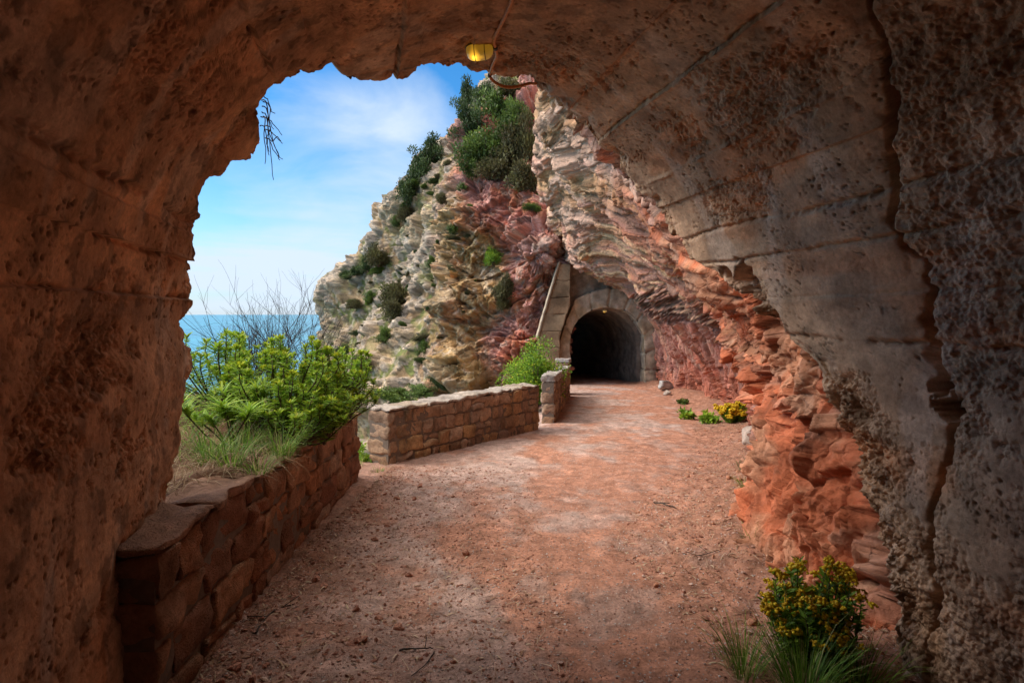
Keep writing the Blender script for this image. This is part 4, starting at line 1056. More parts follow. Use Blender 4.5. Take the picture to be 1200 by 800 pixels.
def hill_shrubs():
    kinds = {'dark': M['leaf_dark'], 'mid': M['leaf_mid'], 'olive': M['leaf_olive'], 'bright': M['leaf_bright']}
    proto = {}
    L = [  # px, py, half width, half height, kind, label
     (546,108,13,20,'dark','dark upright bush on the skyline just left of the lamp cable'),
     (572,100,16,16,'dark','dark bush on the topmost peak directly under the lamp'),
     (604,100,18,14,'olive','brown green bush at the top of the cliff under the orange cable'),
     (557,134,18,22,'dark','dark green bush directly below the skyline bush under the lamp'),
     (584,118,24,26,'mid','large green bush hanging right under the lamp and orange cable'),
     (608,125,20,26,'mid','green bush beside the pale rock at the top of the red cliff'),
     (570,158,24,26,'mid','light green bush in the middle of the thicket above the red cliff'),
     (598,160,24,28,'olive','brownish green bush in the middle of the thicket, right of the light green one'),
     (622,150,16,34,'olive','tall thin olive bush against the white streaked rock'),
     (582,190,22,16,'olive','low brown bush at the lower edge of the thicket'),
     (612,194,18,20,'olive','drooping brown bush at the lower right end of the thicket'),
     (556,182,14,16,'mid','small green bush at the lower left end of the thicket'),
     (508,172,16,18,'dark','dark bush on the skyline just below the pale rock knob'),
     (493,190,16,20,'dark','dark bush on the skyline, second below the rock knob'),
     (482,214,13,20,'dark','dark straggly bush on the skyline above the grey slope'),
     (476,240,9,13,'olive','thin brown bush on the skyline edge, below the dark straggly one'),
     (463,256,6,8,'mid','tiny round green bush on the skyline halfway down the headland'),
     (445,288,14,15,'olive','brown bush on the skyline of the grey slope'),
     (430,305,9,9,'dark','dark small bush on the skyline between brown bush and headland tip'),
     (394,326,10,10,'dark','dark bush at the outermost tip of the headland'),
     (408,322,7,6,'dark','little dark bush just inside the tip of the headland'),
     (470,332,16,20,'olive','large brown green bush on the grey slope left of the yellow rock'),
     (464,356,13,14,'olive','brown green bush under the large one on the grey slope'),
     (452,386,10,11,'mid','green bush low on the grey slope'),
     (576,296,9,13,'bright','bright green bush in a crack of the yellow cliff'),
     (584,324,11,18,'olive','brown bush hanging below the bright green bush in the cliff crack'),
     (586,352,8,10,'olive','small dry bush at the foot of the cliff crack'),
     (467,456,22,9,'mid','wide low green scrub behind the pale end of the squared-stone wall'),
     (500,452,16,8,'mid','low green scrub in front of the white boulders'),
     (497,398,8,14,'mid','narrow green bush between white rocks and yellow rock'),
     (626,240,9,6,'mid','small green tuft on the red cliff right of the yellow rock'),
     (545,215,6,7,'mid','small green tuft at the edge of yellow and red rock'),
     (528,262,6,7,'mid','small green tuft on the arete of the yellow rock'),
     (418,352,9,7,'olive','flat brown bush near the tip of the headland'),
     (436,340,8,8,'mid','green round bush in the upper grey slope'),
     (505,300,6,9,'mid','green bush on the upper grey slope beside the yellow rock'),
     (520,230,7,8,'olive','brown tuft on the ridge above the grey slope'),
     (430,420,10,8,'olive','dry brown bush low on the headland above the bed'),
     (405,402,9,8,'mid','green bush low on the headland by the sea'),
     (640,222,6,5,'mid','tiny green tuft on the red cliff beside the white streaked rock'),
    ]
    for i, (px, py, hw, hh, kd, lab) in enumerate(L):
        p = on_cliff(px, py + hh * .5); Y = p[1]
        rx = hw / FPX * Y * 1.28; rz = hh / FPX * Y * 1.9
        base = p + np.array((-.12 * rx, -.42 * rx, -rz * .42))
        key = (kd, i % 3)
        if key not in proto:
            o = shrub('shrub', lab, (0, 0, 0), 1, 1, 1, 5200, .125, kinds[kd], 1000 + 7 * len(proto), 'shrubs on the headland', 'shrub', 40)
            proto[key] = o
        else:
            o = copy_tree(proto[key])
        o['label'] = lab; o.location = base; o.scale = (rx, rx * .8, rz * .75); o.rotation_euler = (.25 * math.sin(i * 3.1), .3 * math.sin(i * 1.7), i * 2.1)
    rs = np.random.RandomState(19); n = 0
    while n < 60:
        py = 170 + 290 * rs.rand(); l = np.interp(py, [150, 210, 250, 290, 330, 390, 460], [525, 482, 466, 430, 392, 380, 380]); px = l + (560 - l) * rs.rand() ** 1.3
        p = on_cliff(px, py); Y = p[1]; sz = (2.5 + 6.5 * rs.rand() ** 2) / FPX * Y; kd = ['olive', 'mid', 'olive', 'dark'][rs.randint(4)]
        o = copy_tree(proto[(kd, rs.choice([k[1] for k in proto if k[0] == kd]))])
        o['label'] = 'small scrubby tuft, one of many dotted over the grey and yellow rock of the headland'; o['group'] = 'small tufts on the headland rock'
        o.location = p + np.array((-.1, -.3, -.3)) * sz; o.scale = (sz * (1 + rs.rand()), sz * .9, sz * (.5 + .7 * rs.rand())); o.rotation_euler = (rs.normal(0, .3), rs.normal(0, .35), rs.rand() * 6); n += 1
hill_shrubs()
shrub('shrub', 'bright yellow-green bush behind the two stone walls by the portal', (.58, 15.0, -.55), .92, .75, 1.5, 17000, .060, M['leaf_bright'], 77, None, 'shrub', 60, .5, (420, .05, M['bract']))

def blade(mb, base, d, L, w, rs, a, droop=.6, n=5, fold=.0):
    """one grass blade or strap leaf: a tapering strip that arches over"""
    d = np.array(d, float); d /= np.linalg.norm(d); side = np.cross(d, (0, 0, 1.0)); side /= np.linalg.norm(side) + 1e-9
    p = np.array(base, float); V = []; hd = np.array((d[0], d[1], 0)); hd /= np.linalg.norm(hd) + 1e-9
    tw = rs.normal(0, .35)
    for k in range(n):
        f = k / (n - 1); ww = w * (1 - f) ** .7 * (.55 + .45 * min(1, f * 4)) if k < n - 1 else w * .04
        s2 = side * math.cos(tw * f) + np.array((0, 0, 1)) * math.sin(tw * f)
        V += [p - s2 * ww / 2, p + s2 * ww / 2]
        st = d + np.array((0, 0, -1)) * droop * f * 1.6 + hd * droop * f * .4; st /= np.linalg.norm(st)
        p = p + st * L / (n - 1)
    mb.add(V, [(2 * k, 2 * k + 1, 2 * k + 3, 2 * k + 2) for k in range(n - 1)], None, a)

def grass_tuft(label, pos, n, L, w, seed, spread=.10, mat=None, name='grass_tuft', cat='grass tuft', lean=.55, droop=.6, dry=.15, group=None):
    rs = np.random.RandomState(seed); mb = MB()
    for k in range(n):
        a = rs.rand() * 6.283; r = spread * math.sqrt(rs.rand())
        d = (math.cos(a) * lean * (.3 + rs.rand()), math.sin(a) * lean * (.3 + rs.rand()), 1)
        blade(mb, (math.cos(a) * r, math.sin(a) * r, 0), d, L * (.5 + .7 * rs.rand()), w * (.7 + .6 * rs.rand()), rs, (.95 + .05 * rs.rand()) if rs.rand() < dry else rs.rand() * .85, droop * (.4 + .9 * rs.rand()))
    o = mb.build(name, mat or M['grass']); o.location = pos
    return tag(o, label, cat, group)

def bz(px, py, Y):
    q = P(px, py, Y); return np.array((q[0], Y, float(bed_z(np.array([q[0]]), np.array([Y]))[0]) - .02))

def spurge(label, pos, nst, H, spread, seed, tips=True, leafl=.065, name='spurge_plant'):
    rs = np.random.RandomState(seed); root = empty(name, tuple(pos), label, 'plant')
    st = MB(); lf = MB(); fl = MB()
    Rl = []; Tl = []; Sl = []; Al = []; Fp = []
    for k in range(nst):
        a = rs.rand() * 6.283; r = spread * (rs.rand() ** .6); h = H * (.55 + .45 * rs.rand()) * (1 - .25 * (r / spread) ** 2)
        top = np.array((math.cos(a) * r, math.sin(a) * r, h)); mid = top * np.array((.55, .55, .42)) + rs.normal(0, .03, 3)
        pts = cr1(np.array([(0, 0, -.03), mid * .45, mid, top * np.array((1, 1, .8)), top]), np.linspace(0, 4, 16))
        st.tube(pts, np.linspace(.009, .0045, 16), 5)
        nb = rs.randint(0, 3); tipsl = [pts]
        for b in range(nb):
            i0 = rs.randint(8, 12); e = pts[i0] + np.array((rs.normal(0, .08), rs.normal(0, .08), .10 + .08 * rs.rand()))
            pb = cr1(np.array([pts[i0], (pts[i0] + e) / 2 + rs.normal(0, .01, 3), e]), np.linspace(0, 2, 7)); st.tube(pb, .0035, 4); tipsl.append(pb)
        for pb in tipsl:
            m = len(pb); n = 84 if m > 10 else 44
            f = 1 - (rs.rand(n) ** 1.6) * (.62 if m > 10 else .9)
            i = f * (m - 1); i0 = np.clip(i.astype(int), 0, m - 2); P0 = pb[i0] + (pb[i0 + 1] - pb[i0]) * (i - i0)[:, None]
            an = rs.rand(n) * 6.283; up = .15 + .9 * sstep(.8, 1, f)
            Rl.append(dir_mats(np.stack([np.cos(an), np.sin(an), up + rs.normal(0, .2, n)], 1), rs, .3)); Tl.append(P0)
            s = leafl * (.6 + .6 * rs.rand(n)); Sl.append(np.stack([s * .24, s, s], 1)); Al.append(np.clip(.25 + .45 * rs.rand(n) + .25 * sstep(.85, 1, f), 0, 1))
            if tips and rs.rand() < .75: Fp.append(pb[-1])
    lf.scatter(LANCE_V, None, LANCE_T, mats34(np.concatenate(Rl), np.concatenate(Sl), np.concatenate(Tl)), np.concatenate(Al))
    st.build('stem', M['bark'], root); lf.build('foliage', M['leaf_bright'], root)
    if Fp:
        for c in Fp:
            n = 16; d = rs.normal(0, 1, (n, 3)); d[:, 2] = np.abs(d[:, 2]) + .3
            fl.scatter(LEAF_V, LEAF_Q, None, mats34(dir_mats(d, rs, .5), np.stack([np.full(n, .022), np.full(n, .030), np.full(n, .02)], 1), c + d / np.linalg.norm(d, axis=1, keepdims=True) * .018), rs.rand(n))
        fl.build('blossoms', M['bract'], root)
    return root
spurge('tall leafy spurge with lime flower heads in the middle of the raised bed', bz(332, 500, 5.2), 50, .92, .58, 3)
spurge('spurge with lime flower heads at the far right end of the raised bed', bz(388, 480, 6.2), 38, .80, .50, 4)
spurge('low dense spurge between the tall spurge and the wall edge', bz(352, 500, 4.75), 26, .52, .36, 5, False, .06)
spurge('spurge in the left part of the bed behind the strap-leaved plant', bz(262, 470, 5.6), 38, .92, .62, 6, False)

spurge('short bushy spurge leaning over the middle of the reddish wall', bz(380, 500, 5.05), 24, .48, .34, 15, True, .06)
spurge('short spurge at the far wall corner under the last grass tuft', bz(408, 465, 6.45), 22, .52, .34, 16, True, .06)
def strap_plant(label, pos, n, L, w, seed, spread=.16):
    rs = np.random.RandomState(seed); root = empty('strap_leaved_plant', tuple(pos), label, 'plant'); mb = MB(); st = MB()
    for k in range(9):
        a = rs.rand() * 6.283; r = spread * rs.rand(); h = .28 + .24 * rs.rand()
        c = np.array((math.cos(a) * r * 1.6, math.sin(a) * r * 1.6, h)); st.tube(cr1(np.array([(0, 0, 0), c * .5 + rs.normal(0, .02, 3), c]), np.linspace(0, 2, 7)), .006, 5)
        for q in range(n // 9):
            b = rs.rand() * 6.283; z = .35 + 1.1 * rs.rand()
            blade(mb, c * (.75 + .25 * rs.rand()), (math.cos(b), math.sin(b), z), L * (.6 + .6 * rs.rand()), w * (.7 + .5 * rs.rand()), rs, .35 + .5 * rs.rand(), .55)
    st.build('stem', M['bark'], root); mb.build('foliage', M['leaf_bright'], root); return root
strap_plant('bright green strap-leaved plant beside the left tunnel edge', bz(270, 480, 4.55), 520, .19, .024, 12, .24)
strap_plant('smaller strap-leaved plant right of the brighter one, near the tall spurge', bz(303, 478, 5.0), 380, .18, .022, 13, .22)
for i, (px, py, Y, n, L, lab) in enumerate([
    (302, 560, 3.75, 70, .22, 'drooping grass tuft over the near part of the reddish wall edge'),
    (352, 515, 4.85, 90, .30, 'long grass tuft hanging over the middle of the reddish wall'),
    (392, 470, 6.15, 110, .34, 'thick grass tuft spilling over the far end of the reddish wall'),
    (246, 500, 3.95, 110, .34, 'tall grass tuft tight against the left tunnel edge'),
    (285, 500, 4.3, 110, .30, 'green grass tuft below the bright strap-leaved plant'),
    (318, 530, 4.2, 60, .22, 'thin grass tuft in the dry litter of the bed'),
    (375, 495, 5.4, 100, .28, 'grass tuft under the right spurge on the bed edge'),
    (410, 455, 6.6, 90, .26, 'last grass tuft at the far corner of the raised bed'),
    (330, 545, 4.25, 120, .34, 'grass tuft with long blades between the drooping near tuft and the wall middle'),
    (372, 505, 5.1, 130, .36, 'big grass tuft at the wall edge in front of the tall spurge'),
    (270, 535, 3.75, 90, .28, 'yellowish grass tuft in the straw near the tunnel edge')]):
    grass_tuft(lab, bz(px, py, Y), n, L, .007, 40 + i, .09, None, droop=.75)

# dry grass, straw and dead leaves that cover the bed
def bed_litter():
    rs = np.random.RandomState(71); mb = MB()
    for k in range(5200):
        Y = 3.25 + 3.55 * rs.rand() ** 1.2; X = float(bed_lim(Y)) + .02 - 1.8 * rs.rand() ** 1.5; z = float(bed_z(np.array([X]), np.array([Y]))[0])
        a = rs.rand() * 6.283
        blade(mb, (X, Y, z - .01), (math.cos(a), math.sin(a), .15 + 1.3 * rs.rand() ** 2), .10 + .24 * rs.rand(), .006, rs, rs.rand(), 1.0 * rs.rand() + .3, 5)
    tag(mb.build('dry_grass', M['drygrass']), 'dry straw and dead grass covering the raised bed', 'dry grass', kind='stuff')
    mb = MB()
    for k in range(4200):
        Y = 3.2 + 3.6 * rs.rand(); X = float(bed_lim(Y)) - .05 - 2.7 * rs.rand(); z = float(bed_z(np.array([X]), np.array([Y]))[0])
        a = rs.rand() * 6.283
        blade(mb, (X, Y, z - .01), (math.cos(a) * .8, math.sin(a) * .8, .7 + rs.rand()), (.08 + .22 * rs.rand()) * (1 + .5 * sstep(4.0, 5.2, Y)), .007, rs, rs.rand() * .9, .7, 4) if Y > 4.3 or rs.rand() < .12 else None
    tag(mb.build('ground_cover', M['grass']), 'short green ground cover growing through the dry straw of the bed', 'ground cover', kind='stuff')
bed_litter()

def branch(mb, p, d, L, r, depth, rs, wob=.16, kids=(2, 4)):
    n = 7; pts = [np.array(p, float)]; d = np.array(d, float); d /= np.linalg.norm(d)
    for k in range(n - 1):
        d = d + rs.normal(0, wob, 3) * .5 + np.array((0, 0, .03)); d /= np.linalg.norm(d); pts.append(pts[-1] + d * L / (n - 1))
    mb.tube(pts, np.linspace(r, r * .5, n), 4 if depth > 0 else 3, cap=False)
    if depth <= 0: return
    for k in range(rs.randint(*kids) + 1):
        i = rs.randint(2, n); e = d + rs.normal(0, .45, 3)
        branch(mb, pts[i], e, L * (.45 + .3 * rs.rand()), r * .55, depth - 1, rs, wob, kids)
def bare_shrub(label, pos, n, L, r, seed, spread):
    rs = np.random.RandomState(seed); mb = MB()
    for k in range(n):
        a = rs.rand() * 6.283
        branch(mb, (rs.normal(0, .08), rs.normal(0, .08), 0), (math.cos(a) * spread * rs.rand() ** .7, math.sin(a) * spread * rs.rand() ** .7, 1), L * (.6 + .5 * rs.rand()), r, 2, rs)
    o = mb.build('bare_shrub', M['twig']); o.location = pos; tag(o, label, 'shrub')
bare_shrub('leafless twiggy shrub standing against the sea behind the raised bed', P(305, 470, 6.9), 48, .86, .0060, 5, 1.3)
bare_shrub('smaller leafless twiggy shrub beside the headland end of the bed', P(352, 455, 7.3), 26, .9, .0052, 8, .9)

def flower_plant(label, pos, n, H, spread, seed, heads=3, leafl=.035, hs=.012):
    rs = np.random.RandomState(seed); root = empty('yellow_flower_plant', tuple(pos), label, 'plant'); st = MB(); lf = MB(); fl = MB()
    R = []; T = []; S = []; FP = []
    for k in range(n):
        a = rs.rand() * 6.283; r = spread * rs.rand() ** .6; h = H * (.45 + .55 * rs.rand()) * (1 - .35 * (r / spread) ** 3)
        top = np.array((math.cos(a) * r, math.sin(a) * r, h)); pts = cr1(np.array([(top[0] * .35 + rs.normal(0, .03), top[1] * .35 + rs.normal(0, .03), -.02), top * np.array((.75, .75, .45)) + rs.normal(0, .015, 3), top]), np.linspace(0, 2, 10))
        st.tube(pts, np.linspace(.0035, .0018, 10), 4, cap=False)
        m = 60; i = rs.rand(m) * 8.9; i0 = i.astype(int); p0 = pts[i0] + (pts[i0 + 1] - pts[i0]) * (i - i0)[:, None]; an = rs.rand(m) * 6.283
        R.append(dir_mats(np.stack([np.cos(an), np.sin(an), .4 + .5 * rs.rand(m)], 1), rs, .4)); T.append(p0); s = leafl * (.5 + .8 * rs.rand(m)); S.append(np.stack([s * .3, s, s], 1))
        if rs.rand() < .62:
            for q in range(heads): FP.append(top + rs.normal(0, .022, 3) * np.array((1, 1, .5)))
    m = sum(len(x) for x in R); lf.scatter(LANCE_V, None, LANCE_T, mats34(np.concatenate(R), np.concatenate(S), np.concatenate(T)), rs.rand(m) * .7)
    FP = np.array(FP)
    for c in FP:
        q = 9; d = rs.normal(0, 1, (q, 3)); d[:, 2] = np.abs(d[:, 2])
        fl.scatter(OCT_V, None, OCT_T, mats34(rotm(q, 3, rs), hs * (.5 + .7 * rs.rand(q)), c + d / np.linalg.norm(d, axis=1, keepdims=True) * hs * .8), rs.rand(q))
    st.build('stem', M['bark'], root); lf.build('foliage', M['leaf_bright'], root); fl.build('blossoms', M['yellow'], root); return root
def on_path(X, Y): return (X, Y, float(path_z(np.array([float(X)]), np.array([float(Y)]))[0]))
flower_plant('bushy plant with clusters of yellow flowers at the foot of the right tunnel wall', on_path(1.56, 2.95), 80, .52, .25, 21, 4, .05, .024)
flower_plant('small mound of yellow flowers at the foot of the cliff beyond the white boulder', on_path(4.62, 11.9), 70, .42, .32, 22, 5, .07, .05)
shrub('weed', 'low green weed patch just left of the small yellow flower mound', on_path(4.2, 12.1), .26, .2, .18, 420, .09, M['leaf_bright'], 91, None, 'weed', 14)
shrub('weed', 'green weed patch on the path edge, farthest left of the yellow mound', on_path(4.0, 13.0), .20, .2, .16, 320, .09, M['leaf_bright'], 92, None, 'weed', 12)
shrub('weed', 'tiny green weed by the cliff foot near the far portal', on_path(5.0, 16.5), .2, .2, .12, 240, .09, M['leaf_mid'], 93, None, 'weed', 10)
shrub('weed', 'bright green weed in the gap between the two stone walls', (-2.16, 8.15, -.42), .20, .2, .34, 1300, .045, M['leaf_bright'], 94, None, 'weed', 18)
for i, (X, Y, n, L, lab) in enumerate([
    (1.34, 2.62, 260, .40, 'long dark grass tuft in front of the large yellow-flower plant'),
    (1.62, 2.68, 170, .30, 'grass tuft right of the yellow-flower plant in the corner'),
    (1.16, 2.85, 120, .30, 'thin grass tuft left of the large yellow-flower plant'),
    (2.72, 6.3, 150, .24, 'olive grass tuft at the foot of the red rock'),
    (2.40, 5.75, 120, .22, 'small grass tuft against the near red rock'),
    (2.9, 7.1, 60, .18, 'grass tuft on the right verge before the white boulder'),
    (1.9, 4.5, 30, .16, 'tiny grass tuft at the very foot of the near red rock'),
    (-2.12, 7.75, 60, .15, 'short grass tuft at the foot of the squared-stone wall end'),
    (-1.75, 7.45, 40, .12, 'few grass blades in the gap beside the reddish wall')]):
    grass_tuft(lab, on_path(X, Y), n, L, .006, 140 + i, .09, M['grass'] if i not in (3, 5) else M['leaf_mid'], droop=.6)

# ------------------------------------------------------------------ lamp, conduit, hanging twig
def lamp(name, label, pos, nrm, along, L, W, D, bright):
    root = empty(name, tuple(pos), label, 'lamp')
    z = Vector(nrm).normalized(); x = Vector(along); x = (x - z * x.dot(z)).normalized(); y = z.cross(x)
    root.rotation_euler = Matrix((x, y, z)).transposed().to_euler()
    def dome(a, b, d, z0, nm, mat, sq=3.0, shade=None):
        n, m = 40, 14; V = []; A = []
        for j in range(m):
            f = j / (m - 1) * math.pi / 2
            for i in range(n):
                t = i / n * 2 * math.pi; c, s_ = math.cos(t), math.sin(t)
                r = (abs(c) ** sq + abs(s_) ** sq) ** (-1 / sq)
                k = math.cos(f) ** .45 if j < m - 1 else 0.001
                V.append((a * r * c * k, b * r * s_ * k, z0 + d * math.sin(f)))
                A.append(shade(V[-1]) if shade else 0)
        i = np.arange(n * m).reshape(m, n); j = np.roll(i, -1, 1)
        mk(nm, V, np.stack([i[:-1], j[:-1], j[1:], i[1:]], -1).reshape(-1, 4), None, mat, root, attrs={'rnd': A})
    dome(L / 2 * 1.05, W / 2 * 1.08, D * .42, -.004, 'housing', M['lampbase'])
    dome(L / 2 * .95, W / 2 * .95, D, D * .36, 'glass_cover', M['lampglass'], 3.0, lambda v: max(0, 1 - math.hypot((v[0] + L * .17) / (L * .24), (v[1]) / (W * .5))) * bright)
    for k in (-.16, .20):
        w = MB(); t = np.linspace(-1, 1, 17)
        w.tube(np.stack([np.full(17, k * L), t * W / 2 * 1.03, D * .40 + D * 1.0 * (1 - t ** 4) ** .5], 1), .0028, 6); w.build('guard_wire', M['wire'], root)
    return root
h = hit(563, 66); uu_, tt_ = AY * h[0] - AX * h[1], AX * h[0] + AY * h[1]
cn = np.array((AY * (U0 - uu_), -AX * (U0 - uu_), ZS - h[2])); cn /= np.linalg.norm(cn)
lamp('bulkhead_lamp', 'lit yellow oval bulkhead lamp on the crown of the near tunnel', h - cn * .012 + np.array((0, -.10, 0)), tuple(cn + np.array((.0, -.45, 0))), (1, -.18, -.16), .178, .100, .066, 1.0)
lamp('bulkhead_lamp', 'tiny lit yellow lamp at the top of the far portal arch', (4.22, 25.9, 1.98), (0, -.5, -1), (1, 0, 0), .20, .12, .08, .7)
def conduit():
    pts = []
    for px, py in [(612, -60), (606, -25), (600, 0), (592, 20), (584, 36), (579, 47), (581, 58), (582, 66), (578, 76)]:
        q = hit(px, py); pts.append(q + np.array((0, -.03, -.012)))
    q = hit(574, 84); pts.append(q + np.array((0, -.01, -.03)))
    Y = q[1]
    for px, py, dy in [(574, 90, .0), (578, 95, .03), (586, 100, .05), (597, 102.5, .06), (609, 101, .06), (620, 98, .07), (628, 98, .2), (640, 96, .5)]:
        pts.append(P(px, py, Y + dy))
    pts = np.array(pts); pts = cr1(pts, np.linspace(0, len(pts) - 1, 120))
    mb = MB(); mb.tube(pts, .0105, 10); root = mb.build('conduit', M['conduit'])
    tag(root, 'orange plastic cable conduit running past the lamp and over the tunnel edge', 'cable')
    for i in (40, 62):
        c = MB(); c.tube(pts[i:i + 3], .0145, 10); c.build('clip', M['lampbase'], root)
conduit()
def hanging_twig():
    rs = np.random.RandomState(4); mb = MB(); Y = 3.72
    L = [[(312, 120), (315, 140), (318, 158), (322, 172), (328, 184)], [(313, 128), (314, 150), (316, 170), (318, 190), (321, 212)], [(314, 122), (319, 131), (322, 133)], [(315, 140), (322, 148), (331, 158)],
         [(312, 135), (317, 160), (325, 178), (327, 188)], [(310, 150), (313, 170), (316, 178)], [(318, 155), (326, 163), (330, 168)], [(316, 165), (322, 180), (331, 186)], [(311, 140), (309, 160), (312, 176), (310, 192)],
         [(320, 165), (325, 160), (329, 166)], [(317, 150), (313, 162), (315, 182)], [(313, 116), (317, 128), (316, 142), (321, 152)]]
    for l in L:
        dy = rs.normal(0, .05); l = [(l[0][0] - 6, l[0][1] - 3)] + l; p = np.array([P(a, b, Y + dy + rs.normal(0, .02)) for a, b in l]); p = cr1(p, np.linspace(0, len(p) - 1, 12)); p += rs.normal(0, .0025, p.shape)
        mb.tube(p, np.linspace(.0042, .0022, 12), 5)
    tag(mb.build('dry_twig', M['twig']), 'bare dry twigs hanging down from the broken tunnel edge against the sky', 'twigs')
hanging_twig()

# ------------------------------------------------------------------ stones and litter
def rock_mesh(seed, sub=18):
    """an angular stone: a sphere cut by random planes"""
    rs = np.random.RandomState(seed); a = np.linspace(0, math.pi, sub); b = np.linspace(0, 2 * math.pi, sub * 2 + 1)[:-1]
    Aa, Bb = np.meshgrid(a, b, indexing='ij'); d = np.stack([np.sin(Aa) * np.cos(Bb), np.sin(Aa) * np.sin(Bb), np.cos(Aa)], -1)
    r = np.full(d.shape[:2], 1.0)
    for k in range(15):
        n = rs.normal(0, 1, 3); n /= np.linalg.norm(n); h = .52 + .3 * rs.rand(); c = d @ n
        r = np.where(c > .05, np.minimum(r, h / np.maximum(c, .05)), r)
    V = d * r[..., None]; V = V + fbm(V * 4 + seed, 3, seed)[..., None] * d * .06
    i = np.arange(V.shape[0] * V.shape[1]).reshape(V.shape[:2]); j = np.roll(i, -1, 1)
    return V.reshape(-1, 3), np.stack([i[:-1], i[1:], j[1:], j[:-1]], -1).reshape(-1, 4)
def stone(name, label, pos, size, rot, col, seed, cat='stone', group=None, mat=None):
    V, Q = rock_mesh(seed); t = np.array(col) * (1 + .6 * fbm(V * 2 + seed, 4, 951)[:, None])
    o = mk(name, V, Q, None, mat or (M['boulder'] if name == 'boulder' else M['loose']), None, name == 'boulder', {'tint': np.clip(t, .02, .8)}); o.location = pos; o.scale = size; o.rotation_euler = rot
    return tag(o, label, cat, group)
def put(X, Y, dz=0.0): p = on_path(X, Y); return (p[0], p[1], p[2] + dz)
stone('boulder', 'pale angular boulder at the cliff foot on the right verge', put(3.86, 9.1, .08), (.24, .22, .27), (.1, .5, .4), (.38, .29, .235), 31, 'boulder')
stone('boulder', 'flat grey stone block beside the right side of the far portal', put(5.72, 21.2, .14), (.46, .36, .26), (0, .25, .3), (.36, .33, .30), 32, 'boulder')
stone('boulder', 'reddish boulder leaning at the foot of the near red rock', put(2.25, 4.95, .12), (.26, .2, .28), (.2, .1, .6), (.42, .17, .09), 33, 'boulder')
stone('boulder', 'small pale rock just in front of the flat grey block near the far portal', put(5.35, 19.6, .06), (.20, .16, .14), (0, .2, 1.3), (.40, .32, .26), 34, 'boulder')
rs_ = np.random.RandomState(55); pr = [stone('loose_stone', 'small reddish stone lying in the litter along the left side of the path', (0, 0, -9), (.03, .03, .02), (0, 0, 0), (.40, .19, .125), 60 + k, 'stone', 'loose stones along the left verge') for k in range(4)]
pr2 = [stone('loose_stone', 'small rusty stone lying in the litter along the right verge of the path', (0, 0, -9), (.03, .03, .02), (0, 0, 0), (.42, .19, .11), 70 + k, 'stone', 'loose stones along the right verge') for k in range(4)]
pr3 = [stone('loose_stone', 'little stone lying out on the open middle of the path', (0, 0, -9), (.03, .03, .02), (0, 0, 0), (.44, .28, .22), 80 + k, 'stone', 'loose stones on the open path') for k in range(3)]
def strew(protos, n, fx, y0, y1, s0, s1):
    for k in range(n):
        o = protos[k] if k < len(protos) else protos[k % len(protos)].copy()
        if k >= len(protos): COL.objects.link(o)
        Y = y0 + (y1 - y0) * rs_.rand() ** 1.4; X = fx(Y); s = s0 + (s1 - s0) * rs_.rand() ** 2.5
        o.location = put(X, Y, s * .25); o.scale = (s, s * (.6 + .4 * rs_.rand()), s * (.4 + .4 * rs_.rand())); o.rotation_euler = (rs_.normal(0, .25), rs_.normal(0, .25), rs_.rand() * 6)
strew(pr, 80, lambda Y: -1.62 - (.07 if Y > 4.5 else 0) + .12 + 1.25 * rs_.rand() ** 1.5, 2.75, 7.6, .015, .050)
strew(pr2, 60, lambda Y: foot_x(Y) - .25 - 1.0 * rs_.rand() ** 1.4, 3.0, 12, .015, .055)
strew(pr3, 22, lambda Y: .1 + rs_.normal(0, .8), 2.9, 9, .010, .026)

def scatter_ground(name, label, cat, n, fpos, s0, s1, mat, seed, flat=.6, power=2.5):
    rs = np.random.RandomState(seed); X, Y = fpos(n, rs); Z = path_z(X, Y); s = s0 + (s1 - s0) * rs.rand(n) ** power
    mb = MB(); jit = 1 + rs.normal(0, .18, (n, 3)); S = np.stack([s, s, s * flat], 1) * jit
    mb.scatter(OCT_V * 1.15, None, OCT_T, mats34(rotm(n, .5, rs), S, np.stack([X, Y, Z + s * .12], 1)), rs.rand(n))
    tag(mb.build(name, mat, None, False), label, cat, kind='stuff')
def pos_path(n, rs):
    Y = 2.2 + 7.5 * rs.rand(n) ** 1.7; f = rs.rand(n); l = np.maximum(edge_x(Y), -1.75); return l + f * (foot_x(Y) - .1 - l), Y
scatter_ground('gravel', 'fine pale gravel scattered all over the path', 'gravel', 42000, pos_path, .004, .015, M['pebble'], 61)
def pos_left(n, rs):
    Y = 2.4 + 5.4 * rs.rand(n) ** 1.2; return -1.62 - .05 * (Y > 4.5) + .03 + 1.9 * rs.rand(n) ** 2.0, Y
scatter_ground('stone_chips', 'red stone chips heaped along the foot of the reddish wall', 'stone chips', 8500, pos_left, .006, .032, M['chip'], 62, .5, 3)
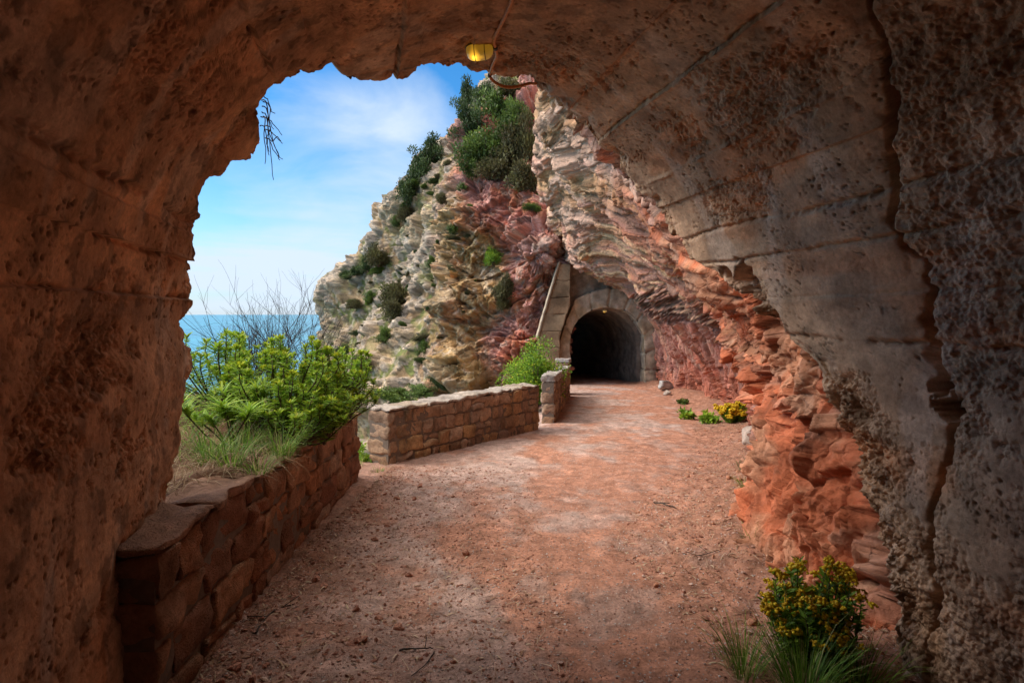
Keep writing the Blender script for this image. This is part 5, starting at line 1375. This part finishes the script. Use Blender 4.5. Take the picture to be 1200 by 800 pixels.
def pos_right(n, rs):
    Y = 2.5 + 9.5 * rs.rand(n) ** 1.3; return foot_x(Y) - 1.25 * rs.rand(n) ** 1.6, Y
scatter_ground('rubble', 'red rock crumbs along the foot of the right cliff', 'rubble', 7000, pos_right, .006, .034, M['chip'], 63, .6, 3)
def straw():
    rs = np.random.RandomState(66); mb = MB()
    for fp, n in ((pos_left, 2400), (pos_right, 3800)):
        X, Y = fp(n, rs); Z = path_z(X, Y)
        for k in range(n):
            a = rs.rand() * 6.283; leafy = rs.rand() < .35
            blade(mb, (X[k], Y[k], Z[k] + .003), (math.cos(a), math.sin(a), .12 + .3 * rs.rand()), (.03 + .04 * rs.rand()) if leafy else (.05 + .13 * rs.rand()), .014 if leafy else .0045, rs, rs.rand(), .5, 4)
    tag(mb.build('dry_litter', M['litter']), 'dry straw and dead leaves along both sides of the path', 'litter', kind='stuff')
straw()
def ground_twig(label, pts, r, seed):
    rs = np.random.RandomState(seed); p = np.array([np.array(put(a, b, r * 1.2)) for a, b in pts]); p = cr1(p, np.linspace(0, len(p) - 1, 14)); p[:, 2] += np.abs(rs.normal(0, r * .5, 14))
    mb = MB(); mb.tube(p, np.linspace(r, r * .5, 14), 6)
    for k in (5, 9):
        e = p[k] + np.array((rs.normal(0, .06), rs.normal(0, .06), .02)); mb.tube([p[k], (p[k] + e) / 2, e], r * .5, 5)
    tag(mb.build('fallen_twig', M['twig']), label, 'twig')
g1 = lambda px, py: tuple(G(px, py)[:2])
ground_twig('short dark twig lying on the red dirt right of the path centre', [g1(766, 589), g1(778, 592), g1(792, 597)], .010, 1)
ground_twig('thin forked twig on the path near the bottom left of the tunnel', [g1(468, 764), g1(490, 764), g1(508, 763)], .005, 2)
ground_twig('thin curved twig below the forked one on the tunnel floor', [g1(509, 768), g1(500, 780), g1(484, 795)], .004, 3)
ground_twig('pale twig in the dry litter of the right verge', [g1(800, 652), g1(820, 656), g1(842, 654)], .004, 4)
ground_twig('twig lying among the red chips beside the reddish wall', [g1(300, 745), g1(318, 722), g1(345, 712)], .006, 5)
